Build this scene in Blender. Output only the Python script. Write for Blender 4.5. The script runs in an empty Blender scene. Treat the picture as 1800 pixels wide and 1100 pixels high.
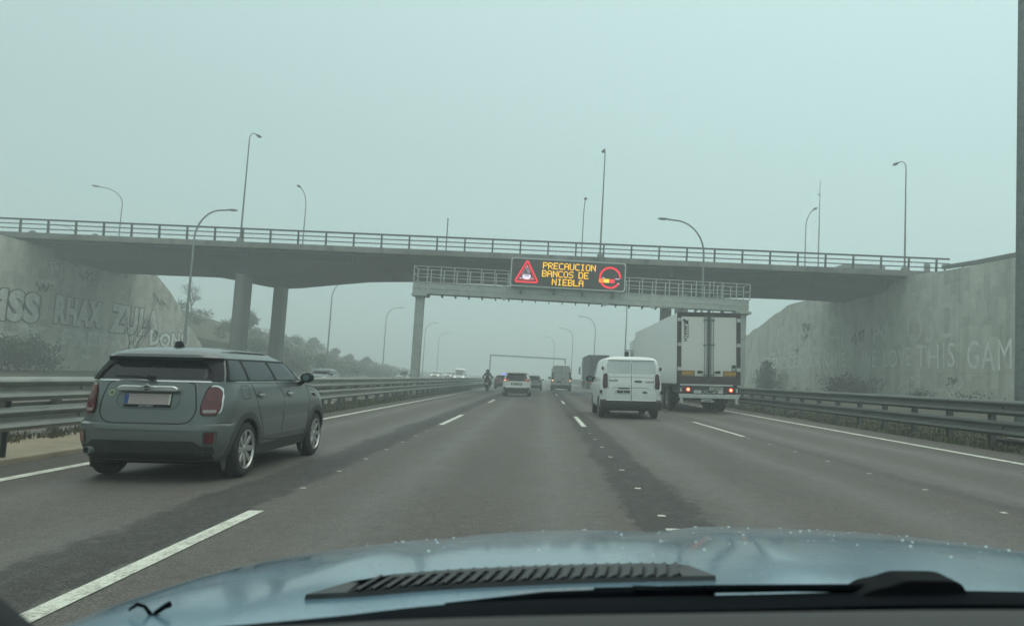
import bpy, bmesh, math, random
from mathutils import Vector, Matrix
R = math.radians
random.seed(7)
sc = bpy.context.scene
# ---------------------------------------------------------------- camera
cd = bpy.data.cameras.new('camera'); cam = bpy.data.objects.new('camera', cd)
sc.collection.objects.link(cam); sc.camera = cam
cd.sensor_width = 36; cd.lens = 1324/1800*36; cd.clip_start = .05; cd.clip_end = 3000
EYE = 1.24
cd.shift_x = -58.4/1800; cd.dof.use_dof = True; cd.dof.focus_distance = 30; cd.dof.aperture_fstop = 8
cam.matrix_world = (Matrix.Translation((0, 0, EYE)) @ Matrix.Rotation(R(90+4.92), 4, 'X') @ Matrix.Rotation(R(3.2), 4, 'Z'))
# ---------------------------------------------------------------- sky and sun
w = bpy.data.worlds.new('World'); sc.world = w; w.use_nodes = True
nt = w.node_tree; nt.nodes.clear()
N = lambda t, **k: (lambda n: [setattr(n, a, b) for a, b in k.items()] and n or n)(nt.nodes.new(t))
out = nt.nodes.new('ShaderNodeOutputWorld'); bg = nt.nodes.new('ShaderNodeBackground')
sky = nt.nodes.new('ShaderNodeTexSky'); sky.sky_type = 'NISHITA'; sky.sun_disc = False
sky.sun_elevation = R(78); sky.sun_rotation = R(60); sky.air_density = 2; sky.dust_density = 8
SUN_EL, SUN_AZ = 78, 60
tc = nt.nodes.new('ShaderNodeTexCoord'); sx = nt.nodes.new('ShaderNodeSeparateXYZ')
ramp = nt.nodes.new('ShaderNodeValToRGB')        # cloud brightness by height: an overcast sky is brightest overhead
e = ramp.color_ramp.elements
e[0].position = 0; e[0].color = (.54, .755, .735, 1)
e[1].position = 1; e[1].color = (1.08, 1.17, 1.12, 1)
a = e.new(.28); a.color = (.555, .785, .775, 1)
a = e.new(.45); a.color = (.62, .855, .845, 1)
a = e.new(.7); a.color = (.80, .93, .90, 1)
side = nt.nodes.new('ShaderNodeMapRange')        # the cloud is thinner to the right of the road
side.inputs[1].default_value = -.6; side.inputs[2].default_value = .6
side.inputs[3].default_value = .86; side.inputs[4].default_value = 1.08
mul = nt.nodes.new('ShaderNodeVectorMath'); mul.operation = 'SCALE'
mix = nt.nodes.new('ShaderNodeMixRGB'); mix.inputs[0].default_value = .96
skm = nt.nodes.new('ShaderNodeVectorMath'); skm.operation = 'SCALE'; skm.inputs['Scale'].default_value = .10
L = nt.links.new
L(tc.outputs['Generated'], sx.inputs[0]); L(sx.outputs['Z'], ramp.inputs[0]); L(sx.outputs['X'], side.inputs[0])
L(ramp.outputs[0], mul.inputs[0]); L(side.outputs[0], mul.inputs['Scale'])
L(sky.outputs[0], skm.inputs[0]); L(skm.outputs[0], mix.inputs[1]); L(mul.outputs[0], mix.inputs[2])
L(mix.outputs[0], bg.inputs[0]); bg.inputs[1].default_value = 1.0; L(bg.outputs[0], out.inputs[0])
sl = bpy.data.lights.new('sun', 'SUN'); sl.energy = .7; sl.angle = R(60); sl.color = (.97, 1, .96)
so = bpy.data.objects.new('sun', sl); sc.collection.objects.link(so)
so.rotation_euler = (R(90-SUN_EL), 0, R(-SUN_AZ+180))
vs = sc.view_settings; vs.view_transform = 'Standard'; vs.look = 'None'; vs.exposure = 0; vs.gamma = 1
cy = sc.cycles
cy.use_denoising = True; cy.max_bounces = 8; cy.diffuse_bounces = 3; cy.glossy_bounces = 3
cy.volume_bounces = 4; cy.transparent_max_bounces = 8; cy.use_adaptive_sampling = True; cy.adaptive_threshold = .02

# ---------------------------------------------------------------- materials
MATS = {}
def mat(name, col, rough=.6, metal=0, var=.15, scale=3, bump=0, bscale=60, coat=0, emit=None, estr=0, spec=.5, detail=6):
    if name in MATS: return MATS[name]
    m = bpy.data.materials.new(name); m.use_nodes = True; t = m.node_tree; n = t.nodes; l = t.links.new
    p = n['Principled BSDF']; p.inputs['Roughness'].default_value = rough; p.inputs['Metallic'].default_value = metal
    p.inputs['Specular IOR Level'].default_value = spec
    p.inputs['Coat Weight'].default_value = coat; p.inputs['Coat Roughness'].default_value = .06
    c = n.new('ShaderNodeTexCoord'); z = n.new('ShaderNodeTexNoise'); z.inputs['Scale'].default_value = scale
    z.inputs['Detail'].default_value = detail; l(c.outputs['Object'], z.inputs['Vector'])
    mx = n.new('ShaderNodeMixRGB'); mr = n.new('ShaderNodeMapRange')
    mr.inputs[1].default_value = .3; mr.inputs[2].default_value = .7; l(z.outputs['Fac'], mr.inputs[0]); l(mr.outputs[0], mx.inputs[0])
    mx.inputs[1].default_value = (*[x*(1-var) for x in col], 1); mx.inputs[2].default_value = (*[min(1, x*(1+var)) for x in col], 1)
    l(mx.outputs[0], p.inputs['Base Color'])
    r2 = n.new('ShaderNodeMapRange'); r2.inputs[3].default_value = max(.02, rough*.85); r2.inputs[4].default_value = min(1, rough*1.15)
    l(z.outputs['Fac'], r2.inputs[0]); l(r2.outputs[0], p.inputs['Roughness'])
    if bump:
        z2 = n.new('ShaderNodeTexNoise'); z2.inputs['Scale'].default_value = bscale; z2.inputs['Detail'].default_value = 5
        l(c.outputs['Object'], z2.inputs['Vector']); b = n.new('ShaderNodeBump'); b.inputs['Strength'].default_value = bump
        b.inputs['Distance'].default_value = .02; l(z2.outputs['Fac'], b.inputs['Height']); l(b.outputs[0], p.inputs['Normal'])
    if emit:
        p.inputs['Emission Color'].default_value = (*emit, 1); p.inputs['Emission Strength'].default_value = estr
    MATS[name] = m
    return m
class NG:
    """small node-graph helper for the richer surfaces"""
    def __init__(s, name):
        s.m = bpy.data.materials.new(name); s.m.use_nodes = True; s.t = s.m.node_tree; s.p = s.t.nodes['Principled BSDF']; MATS[name] = s.m
        s.tc = s.t.nodes.new('ShaderNodeTexCoord'); s.obj = s.tc.outputs['Object']
    def set(s, sock, v):
        if hasattr(v, 'is_linked') or isinstance(v, bpy.types.NodeSocket): s.t.links.new(v, sock)
        else: sock.default_value = v
    def map(s, scale, v=None):
        n = s.t.nodes.new('ShaderNodeMapping'); n.inputs['Scale'].default_value = scale; s.set(n.inputs[0], v or s.obj); return n.outputs[0]
    def noise(s, scale, detail=6, v=None, rough=.55):
        n = s.t.nodes.new('ShaderNodeTexNoise'); n.inputs['Scale'].default_value = scale; n.inputs['Detail'].default_value = detail
        n.inputs['Roughness'].default_value = rough; s.set(n.inputs['Vector'], v or s.obj); return n.outputs['Fac']
    def math(s, op, a, b=0., c=0.):
        n = s.t.nodes.new('ShaderNodeMath'); n.operation = op; s.set(n.inputs[0], a); s.set(n.inputs[1], b); s.set(n.inputs[2], c); return n.outputs[0]
    def rng(s, v, a, b, c=0., d=1.):
        n = s.t.nodes.new('ShaderNodeMapRange'); s.set(n.inputs[0], v)
        for i, q in enumerate((a, b, c, d)): n.inputs[i+1].default_value = q
        return n.outputs[0]
    def mix(s, f, a, b):
        n = s.t.nodes.new('ShaderNodeMixRGB'); s.set(n.inputs[0], f)
        for i, q in ((1, a), (2, b)): s.set(n.inputs[i], (*q, 1) if isinstance(q, tuple) else q)
        return n.outputs[0]
    def sep(s, v=None):
        n = s.t.nodes.new('ShaderNodeSeparateXYZ'); s.set(n.inputs[0], v or s.obj); return n.outputs
    def bump(s, h, st=.3, d=.02):
        n = s.t.nodes.new('ShaderNodeBump'); n.inputs['Strength'].default_value = st; n.inputs['Distance'].default_value = d
        s.set(n.inputs['Height'], h); s.t.links.new(n.outputs[0], s.p.inputs['Normal'])
def band(g, x, a, b, soft):     # 1 inside [a,b], soft edges
    return g.math('MULTIPLY', g.rng(x, a-soft, a+soft), g.rng(x, b-soft, b+soft, 1., 0.))

def road_mat():
    g = NG('asphalt'); xs = g.sep(); X = xs[0]
    wob = g.noise(1.3, 5, g.map((1, .35, 1))); wob2 = g.noise(7, 5)
    Xw = g.math('ADD', X, g.math('ADD', g.math('MULTIPLY', g.math('SUBTRACT', wob, .5), .5), g.math('MULTIPLY', g.math('SUBTRACT', wob2, .5), .34)))
    big = g.noise(.35, 5, g.map((1, .3, 1))); med = g.noise(2.2, 8, g.map((1, .5, 1))); fine = g.noise(85, 3)
    col = g.mix(g.rng(big, .35, .65), (.082, .074, .062), (.110, .100, .085))
    col = g.mix(g.math('MULTIPLY', g.rng(med, .4, .7), .35), col, (.060, .058, .052))
    # wheel tracks
    tr = None
    for c in (-4.95, -3.4, -1.5, .25, 2.05, 3.7, 5.45, 7.0):
        q = band(g, Xw, c-.25, c+.25, .3); tr = q if tr is None else g.math('MAXIMUM', tr, q)
    col = g.mix(g.math('MULTIPLY', tr, .5), col, (.126, .115, .099))
    se = None
    for a0, b0 in ((-3.2, -2.56), (.90, 1.56), (4.75, 5.0)):
        q = band(g, Xw, a0, b0, .05); q = g.math('MULTIPLY', q, .9 if a0 < 4 else .3); se = q if se is None else g.math('MAXIMUM', se, q)
    col = g.mix(se, col, g.mix(g.rng(g.noise(5, 6), .35, .65), (.016, .016, .0155), (.038, .036, .033)))
    g2 = g.noise(9, 8, None, .75); col = g.mix(g.math('MULTIPLY', g.rng(g2, .5, .62), .45), col, (.135, .129, .117)); col = g.mix(g.math('MULTIPLY', g.rng(g2, .48, .36), .45), col, (.046, .044, .040))
    cr = g.t.nodes.new('ShaderNodeTexVoronoi'); cr.feature = 'DISTANCE_TO_EDGE'; cr.inputs['Scale'].default_value = .35; g.set(cr.inputs['Vector'], g.map((1, .12, 1)))
    col = g.mix(g.math('MULTIPLY', g.math('MULTIPLY', g.rng(cr.outputs['Distance'], 0, .008, 1., 0.), g.rng(med, .5, .6)), .6), col, (.04, .038, .035))
    # aggregate
    col = g.mix(g.math('MULTIPLY', g.rng(fine, .52, .62), .6), col, (.22, .20, .175))
    col = g.mix(g.math('MULTIPLY', g.rng(fine, .50, .34), .6), col, (.045, .041, .037))
    pit = g.noise(16, 4); col = g.mix(g.math('MULTIPLY', g.rng(pit, .66, .74), .55), col, (.06, .055, .05))
    col = g.mix(g.math('MULTIPLY', se, .30), col, (.020, .0195, .018))
    sh = band(g, Xw, -6.7, -5.95, .05); col = g.mix(g.math('MULTIPLY', sh, .5), col, (.09, .085, .076))
    g.set(g.p.inputs['Base Color'], col); g.set(g.p.inputs['Roughness'], g.rng(g.math('ADD', med, tr), .3, 1.6, .82, .5))
    g.p.inputs['Specular IOR Level'].default_value = .4
    g.bump(g.math('ADD', g.math('MULTIPLY', fine, .6), g.noise(30, 4)), .45, .012)
    return g.m
def concrete_mat(name, c1, c2, dark, streak=.5, panels=0., patchy=0., axis='y'):
    g = NG(name); xs = g.sep()
    big = g.noise(.35, 6); med = g.noise(2.5, 8); fine = g.noise(30, 4)
    col = g.mix(g.rng(big, .35, .65), c1, c2)
    col = g.mix(g.math('MULTIPLY', g.rng(med, .5, .75), .4), col, dark)
    drip = g.noise(1., 6, g.map((1.6, 1.6, .09)))
    col = g.mix(g.math('MULTIPLY', g.rng(drip, .5, .7), streak), col, dark)
    h = fine
    if panels:
        a = xs[1] if axis == 'y' else xs[0]
        seam = g.math('PINGPONG', a, panels); s2 = g.math('PINGPONG', xs[2], 1.5)
        sm = g.math('MAXIMUM', g.rng(seam, 0, .04, 1., 0.), g.rng(s2, 0, .03, .6, 0.))
        col = g.mix(g.math('MULTIPLY', sm, .75), col, tuple(q*.5 for q in dark))
    vo = g.t.nodes.new('ShaderNodeTexVoronoi'); vo.feature = 'DISTANCE_TO_EDGE'; vo.inputs['Scale'].default_value = .62; vc = g.t.nodes.new('ShaderNodeVectorMath'); vc.operation = 'ADD'
    g.set(vc.inputs[0], g.map((1, 1.2, .8))); g.set(vc.inputs[1], med)
    g.set(vo.inputs['Vector'], vc.outputs[0])
    if patchy: col = g.mix(g.math('MULTIPLY', g.math('MULTIPLY', g.rng(vo.outputs['Distance'], .0, .03, 1., 0.), g.rng(g.noise(.8, 4), .45, .6)), .6), col, tuple(q*.6 for q in dark))
    if patchy:      # painted-over rectangles of slightly different greys
        v = g.t.nodes.new('ShaderNodeTexBrick'); v.inputs['Scale'].default_value = .33; v.inputs['Mortar Size'].default_value = 0
        v.inputs['Color1'].default_value = (0, 0, 0, 1); v.inputs['Color2'].default_value = (1, 1, 1, 1)
        c = g.t.nodes.new('ShaderNodeCombineXYZ'); g.set(c.inputs[1], g.math('ADD', xs[1], g.math('MULTIPLY', med, .3))); g.set(c.inputs[0], g.math('ADD', xs[2], g.math('MULTIPLY', med, .4)))
        g.set(v.inputs['Vector'], c.outputs[0])
        col = g.mix(g.math('MULTIPLY', g.rng(v.outputs['Color'], .35, .65), patchy), col, tuple(min(1, q*1.35) for q in c2))
        v2 = g.t.nodes.new('ShaderNodeTexBrick'); v2.inputs['Scale'].default_value = .71; v2.inputs['Mortar Size'].default_value = 0
        v2.inputs['Color1'].default_value = (0, 0, 0, 1); v2.inputs['Color2'].default_value = (1, 1, 1, 1); v2.offset = .37
        c2_ = g.t.nodes.new('ShaderNodeCombineXYZ'); g.set(c2_.inputs[0], g.math('ADD', xs[1], 3.3)); g.set(c2_.inputs[1], g.math('ADD', xs[2], g.math('MULTIPLY', big, 1.2)))
        g.set(v2.inputs['Vector'], c2_.outputs[0])
        col = g.mix(g.math('MULTIPLY', g.rng(v2.outputs['Color'], .6, .7), patchy*.4), col, dark)
    g.set(g.p.inputs['Base Color'], col); g.p.inputs['Roughness'].default_value = .88
    g.bump(g.math('ADD', h, med), .35, .03)
    return g.m
def ground_mat():
    g = NG('verge'); big = g.noise(.25, 6); med = g.noise(3, 8); f = g.noise(22, 5)
    col = g.mix(g.rng(big, .4, .6), (.055, .06, .042), (.09, .088, .062))
    col = g.mix(g.rng(med, .45, .6), col, (.055, .07, .035)); col = g.mix(g.math('MULTIPLY', g.rng(f, .5, .7), .6), col, (.22, .19, .13))
    g.set(g.p.inputs['Base Color'], col); g.p.inputs['Roughness'].default_value = .95; g.bump(f, .8, .08)
    return g.m
def line_mat():
    g = NG('road_paint'); f = g.noise(38, 5); m_ = g.noise(5, 7)
    w_ = g.math('ADD', g.math('MULTIPLY', f, .6), g.math('MULTIPLY', m_, .5))
    col = g.mix(g.rng(w_, .52, .66), (.66, .68, .58), (.40, .40, .33))
    col = g.mix(g.rng(w_, .68, .72), col, (.16, .15, .13))
    g.set(g.p.inputs['Base Color'], col); g.p.inputs['Roughness'].default_value = .75; g.bump(f, .3, .01)
    return g.m
def metal_mat(name, c, rough=.5, dirt=.4):
    g = NG(name); n1 = g.noise(4, 6); n2 = g.noise(2., 6, g.map((6, .5, 6))); sp = g.noise(40, 3)
    col = g.mix(g.rng(n1, .35, .65), tuple(x*.85 for x in c), tuple(min(1, x*1.1) for x in c))
    col = g.mix(g.math('MULTIPLY', g.rng(n2, .5, .68), dirt), col, tuple(x*.4 for x in c))
    col = g.mix(g.math('MULTIPLY', g.rng(sp, .6, .7), .25), col, tuple(x*.5 for x in c))
    g.set(g.p.inputs['Base Color'], col); g.p.inputs['Metallic'].default_value = .45
    g.set(g.p.inputs['Roughness'], g.rng(n1, .3, .7, rough-.1, rough+.15))
    return g.m
def paint_mat(name, c, rough=.35, coat=.6, dirt=.3, z0=.2, z1=.9, metal=0):
    """vehicle paint with road film thrown up from the wheels"""
    g = NG(name); xs = g.sep(); n = g.noise(3, 6); n2 = g.noise(18, 5)
    d = g.math('MULTIPLY', g.rng(g.math('ADD', xs[2], g.math('MULTIPLY', n, .5)), z0+.2, z1+.25, 1., 0.), dirt)
    d = g.math('ADD', d, g.math('MULTIPLY', g.rng(n2, .4, .8), dirt*.25))
    col = g.mix(d, c, (.14, .13, .11))
    g.set(g.p.inputs['Base Color'], col); g.set(g.p.inputs['Roughness'], g.rng(d, 0, .6, rough, .75))
    g.p.inputs['Coat Weight'].default_value = coat; g.p.inputs['Coat Roughness'].default_value = .12; g.p.inputs['Metallic'].default_value = metal
    return g.m
M_road = road_mat(); M_verge = ground_mat(); M_line = line_mat()
M_wallL = concrete_mat('wall_concrete_left', (.40, .39, .33), (.52, .50, .42), (.20, .20, .17), .6, 0, .4)
M_wallR = concrete_mat('wall_concrete_right', (.40, .42, .36), (.52, .53, .46), (.25, .26, .22), .5, 1.6, .38)
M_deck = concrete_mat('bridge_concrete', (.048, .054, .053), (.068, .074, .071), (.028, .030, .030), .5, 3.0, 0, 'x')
M_fascia = concrete_mat('fascia_concrete', (.17, .17, .155), (.30, .29, .26), (.08, .08, .07), .7)
M_pier = concrete_mat('pier_concrete', (.22, .22, .20), (.28, .28, .25), (.14, .14, .12), .5)
M_kerb = concrete_mat('kerb_concrete', (.34, .29, .20), (.42, .37, .27), (.20, .17, .12), .2)
M_galv = metal_mat('galvanised', (.30, .31, .28), .5); M_galvd = metal_mat('galvanised_dark', (.13, .145, .13), .55)
M_gantry = metal_mat('gantry_metal', (.44, .46, .425), .6, .35); M_lamp = metal_mat('lamp_metal', (.24, .26, .25), .55)
M_rail = metal_mat('railing_metal', (.085, .10, .10), .55)
M_black = mat('black_plastic', (.012, .014, .015), .6, var=.3, spec=.25); M_trim = mat('dark_trim', (.028, .031, .030), .6, var=.25, scale=8)
M_rubber = mat('tyre_rubber', (.022, .022, .022), .85, var=.3, scale=12, bump=.2)
M_glass = mat('dark_glass', (.010, .015, .018), .06, var=.1, spec=.35)
M_glassb = mat('blue_glass', (.10, .16, .16), .1, var=.1, spec=.7)
M_alloy = mat('alloy', (.52, .52, .50), .32, .75, var=.15); M_chrome = mat('chrome', (.62, .64, .62), .18, .8, var=.08)
M_red = mat('red_lens', (.105, .005, .012), .22, var=.25, scale=25, coat=.5); M_redd = mat('dark_red_lens', (.055, .008, .011), .2, var=.2, scale=25, coat=.5)
M_redglow = mat('lit_red_lens', (.5, .02, .02), .3, emit=(1, .06, .03), estr=1.0); M_hot = mat('lit_bulb', (.9, .5, .3), .3, emit=(1, .45, .2), estr=2.6)
M_head = mat('lit_headlight', (.9, .9, .8), .3, emit=(1, .95, .8), estr=1.3)
M_bluel = mat('lit_blue', (.2, .25, .9), .3, emit=(.2, .25, 1), estr=1.6)
M_plate = mat('plate_white', (.55, .56, .50), .5, var=.06); M_plateb = mat('plate_blue', (.03, .07, .25), .5)
M_blank = mat('blanked_plate', (.36, .30, .29), .6, var=.02)
M_white = mat('white_paint_plain', (.62, .64, .60), .45, var=.05)
M_yellow = mat('yellow_reflector', (.42, .25, .04), .5, var=.12, scale=10); M_amber = mat('amber_lens', (.6, .22, .02), .3)

# ---------------------------------------------------------------- mesh helpers
COL = sc.collection
def link(o, parent=None):
    COL.objects.link(o)
    if parent: o.parent = parent
    return o
def thing(name, label, cat, loc=(0, 0, 0), rot=(0, 0, 0), group=None):
    o = bpy.data.objects.new(name, None); link(o); o.location = loc; o.rotation_euler = rot; o.empty_display_size = .2
    o['label'] = label; o['category'] = cat
    if group: o['group'] = group
    return o
def tag(o, label, cat, group=None):
    o['label'] = label; o['category'] = cat
    if group: o['group'] = group
    return o
def struct(o, kind='structure'):
    o['kind'] = kind; return o
def dup(root, loc=None, label=None, rz=None, group=None):
    r = root.copy(); COL.objects.link(r)
    if loc: r.location = loc
    if rz is not None: r.rotation_euler.z = rz
    if label: r['label'] = label
    if group: r['group'] = group
    for ch in root.children:
        c = ch.copy(); COL.objects.link(c); c.parent = r
        for gch in ch.children:
            d = gch.copy(); COL.objects.link(d); d.parent = c
    return r
def finish(me, smooth=True, ang=35):
    if smooth:
        for p in me.polygons: p.use_smooth = True
        try: me.set_sharp_from_angle(angle=R(ang))
        except Exception: pass
def mkobj(name, bm, mats, parent=None, smooth=True, bevel=0, ang=35, recalc=True):
    if recalc: bmesh.ops.recalc_face_normals(bm, faces=bm.faces)
    me = bpy.data.meshes.new(name); bm.to_mesh(me); bm.free()
    for m in (mats if isinstance(mats, (list, tuple)) else [mats]): me.materials.append(m)
    finish(me, smooth, ang); o = bpy.data.objects.new(name, me); link(o, parent)
    if bevel:
        b = o.modifiers.new('bevel', 'BEVEL'); b.width = bevel; b.segments = 2; b.limit_method = 'ANGLE'; b.angle_limit = R(40)
        b.harden_normals = False
    return o
class MB:
    def __init__(s): s.v = []; s.f = []; s.m = []; s.cm = 0
    def add(s, vs, fs):
        b = len(s.v); s.v += [tuple(q) for q in vs]; s.f += [tuple(b+i for i in f) for f in fs]; s.m += [s.cm]*len(fs); return s
    def box(s, a, b, mt=None):
        (x0, y0, z0), (x1, y1, z1) = a, b
        vs = [(x, y, z) for z in (z0, z1) for x, y in ((x0, y0), (x1, y0), (x1, y1), (x0, y1))]
        if mt is not None: vs = [mt @ Vector(q) for q in vs]
        return s.add(vs, [(0, 3, 2, 1), (4, 5, 6, 7), (0, 1, 5, 4), (1, 2, 6, 5), (2, 3, 7, 6), (3, 0, 4, 7)])
    def cyl(s, p0, p1, r0, r1=None, n=12, cap=True):
        return s.tube([p0, p1], [r0, r0 if r1 is None else r1], n, cap)
    def tube(s, pts, rs, n=8, cap=True):
        pts = [Vector(p) for p in pts]
        if not isinstance(rs, (list, tuple)): rs = [rs]*len(pts)
        b = len(s.v); up = None
        for i, p in enumerate(pts):
            t = (pts[min(i+1, len(pts)-1)]-pts[max(i-1, 0)]).normalized()
            if up is None: up = Vector((0, 0, 1)) if abs(t.z) < .9 else Vector((0, 1, 0))
            a = t.cross(up).normalized(); c = a.cross(t).normalized(); up = c
            for k in range(n):
                q = 2*math.pi*k/n; s.v.append(tuple(p+(a*math.cos(q)+c*math.sin(q))*rs[i]))
        for i in range(len(pts)-1):
            for k in range(n):
                s.f.append((b+i*n+k, b+i*n+(k+1) % n, b+(i+1)*n+(k+1) % n, b+(i+1)*n+k)); s.m.append(s.cm)
        if cap:
            s.f.append(tuple(b+k for k in reversed(range(n)))); s.m.append(s.cm)
            s.f.append(tuple(b+(len(pts)-1)*n+k for k in range(n))); s.m.append(s.cm)
        return s
    def lathe(s, prof, c=(0, 0, 0), axis='x', n=32, closed=False):
        b = len(s.v)
        for (d, r) in prof:
            for k in range(n):
                q = 2*math.pi*k/n; u, v = r*math.cos(q), r*math.sin(q)
                s.v.append({'x': (c[0]+d, c[1]+u, c[2]+v), 'z': (c[0]+u, c[1]+v, c[2]+d), 'y': (c[0]+u, c[1]+d, c[2]+v)}[axis])
        P = len(prof)
        for i in range(P if closed else P-1):
            j = (i+1) % P
            for k in range(n):
                s.f.append((b+i*n+k, b+i*n+(k+1) % n, b+j*n+(k+1) % n, b+j*n+k)); s.m.append(s.cm)
        return s
    def prism(s, poly, a, b, plane='xz'):
        """extrude a 2D polygon; plane names the polygon's two axes, a..b run along the third"""
        def P(p, d): return {'xz': (p[0], d, p[1]), 'yz': (d, p[0], p[1]), 'xy': (p[0], p[1], d)}[plane]
        n = len(poly)
        return s.add([P(p, a) for p in poly]+[P(p, b) for p in poly],
                     [tuple(range(n)), tuple(n+i for i in reversed(range(n)))]+[(i, i+n, (i+1) % n+n, (i+1) % n) for i in range(n)])
    def build(s, name, mats, parent=None, smooth=True, bevel=0, ang=35):
        me = bpy.data.meshes.new(name); me.from_pydata(s.v, [], s.f)
        bm = bmesh.new(); bm.from_mesh(me); bpy.data.meshes.remove(me)
        bm.faces.ensure_lookup_table()
        for f, k in zip(bm.faces, s.m): f.material_index = k
        return mkobj(name, bm, mats, parent, smooth, bevel, ang)
def fillet(pts, r, n=4):
    out = []; m = len(pts)
    for i in range(m):
        p = Vector((*pts[i], 0)); a = Vector((*pts[i-1], 0)); b = Vector((*pts[(i+1) % m], 0))
        ri = r[i] if isinstance(r, (list, tuple)) else r
        da = (a-p); db = (b-p); k = min(ri, da.length*.48, db.length*.48)
        if k < 1e-4: out.append((p.x, p.y)); continue
        a0 = p+da.normalized()*k; b0 = p+db.normalized()*k
        for j in range(n+1):
            t = j/n; q = a0*(1-t)**2+p*2*t*(1-t)+b0*t*t; out.append((q.x, q.y))
    return out
def rect(a, b, c, d, r=0): return fillet([(a, b), (c, b), (c, d), (a, d)], r) if r else [(a, b), (c, b), (c, d), (a, d)]
def ellipse(cx, cz, rx, rz, n=24): return [(cx+rx*math.cos(2*math.pi*i/n), cz+rz*math.sin(2*math.pi*i/n)) for i in range(n)]
class Body:
    """vehicle shell from stacked horizontal outlines: level = (z, half width, rear y, front y, rear radius, front radius)"""
    def __init__(s, lv, bow=.03, barrel=.03, n=8, m=26):
        s.lv = lv; s.bow = bow; s.k = barrel; s.n = n; s.m = m; s.L = max(l[3] for l in lv)
    def at(s, z):
        l = s.lv
        if z <= l[0][0]: return l[0][1:]
        for a, b in zip(l, l[1:]):
            if z <= b[0]:
                t = (z-a[0])/max(1e-6, b[0]-a[0]); return tuple(p+(q-p)*t for p, q in zip(a[1:], b[1:]))
        return l[-1][1:]
    def bar(s, y): return 1-s.k*(y/s.L)**2
    def hw(s, y, z):
        W, yr, yf, rr, rf = s.at(z); x = W
        if y < yr+rr: x = W-rr+rr*math.sqrt(max(0, 1-min(1, (yr+rr-y)/rr)**2))
        elif y > yf-rf: x = W-rf+rf*math.sqrt(max(0, 1-min(1, (y-yf+rf)/rf)**2))
        return x*s.bar(y)
    def ry(s, x, z, front=False):
        W, yr, yf, rr, rf = s.at(z); a = min(abs(x)/s.bar(s.L), W)
        r = rf if front else rr; d = 0
        if a > W-r: d = r-r*math.sqrt(max(0, 1-((a-W+r)/r)**2))
        b = s.bow*(a/W)**2*max(0, 1-d)
        return yf-d-b if front else yr+d+b
    def outline(s, z):
        W, yr, yf, rr, rf = s.at(z); pts = []
        def arc(cx, cy, r, a0): 
            for i in range(s.n+1):
                q = R(a0+90*i/s.n); pts.append((cx+r*math.cos(q), cy+r*math.sin(q)))
        for i in range(s.m+1): pts.append((W, yr+rr+(yf-rf-yr-rr)*i/(s.m+1)))
        arc(W-rf, yf-rf, rf, 0)
        for i in range(1, 8): pts.append(((W-rf)*(1-i/4), yf))
        arc(-W+rf, yf-rf, rf, 90)
        for i in range(1, s.m+1): pts.append((-W, yf-rf+(yr+rr-yf+rf)*i/(s.m+1)))
        arc(-W+rr, yr+rr, rr, 180)
        for i in range(1, 8): pts.append(((-W+rr)*(1-i/4), yr))
        arc(W-rr, yr+rr, rr, 270)
        o = []
        for x, y in pts:
            b = s.bow*(x/W)**2
            if y < yr+rr+1e-6: y += b*max(0, 1-(y-yr))
            elif y > yf-rf-1e-6: y -= b*max(0, 1-(yf-y))
            o.append((x*s.bar(y), y))
        return o
    def shell(s, name, mats, parent, arches=(), zs=None, dark=1):
        zs = zs or sorted(set([l[0] for l in s.lv]+[(a[0]+b[0])/2 for a, b in zip(s.lv, s.lv[1:])]))
        rings = [[(x, y, z) for x, y in s.outline(z)] for z in zs]; n = len(rings[0]); mb = MB()
        vs = [p for r_ in rings for p in r_]
        fs = [(i*n+k, i*n+(k+1) % n, (i+1)*n+(k+1) % n, (i+1)*n+k) for i in range(len(rings)-1) for k in range(n)]
        fs += [tuple(reversed(range(n))), tuple((len(rings)-1)*n+k for k in range(n))]
        mb.add(vs, fs); o = mb.build(name, mats, parent)
        if arches:
            c = MB()
            for (y, z, r) in arches: c.cyl((-2, y, z), (2, y, z), r, n=40)
            co = c.build('cutter', mats[:1], None, smooth=False); md = o.modifiers.new('b', 'BOOLEAN'); md.object = co; md.operation = 'DIFFERENCE'; md.solver = 'EXACT'
            bpy.context.view_layer.update(); dg = bpy.context.evaluated_depsgraph_get()
            nm = bpy.data.meshes.new_from_object(o.evaluated_get(dg)); o.modifiers.clear(); old = o.data; o.data = nm; nm.name = name
            bpy.data.objects.remove(co); bpy.data.meshes.remove(old)
            for p in nm.polygons:
                for (y, z, r) in arches:
                    if all(abs(math.hypot(nm.vertices[i].co.y-y, nm.vertices[i].co.z-z)-r) < .004 for i in p.vertices): p.material_index = dark
            finish(nm, True, 30)
        return o
    def mapper(s, side):
        if side == 'R': return lambda a, z, o: (s.hw(a, z)+o, a, z)
        if side == 'L': return lambda a, z, o: (-s.hw(a, z)-o, a, z)
        if side == 'B': return lambda a, z, o: (a, s.ry(a, z)-o, z)
        if side == 'F': return lambda a, z, o: (a, s.ry(a, z, True)+o, z)
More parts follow.
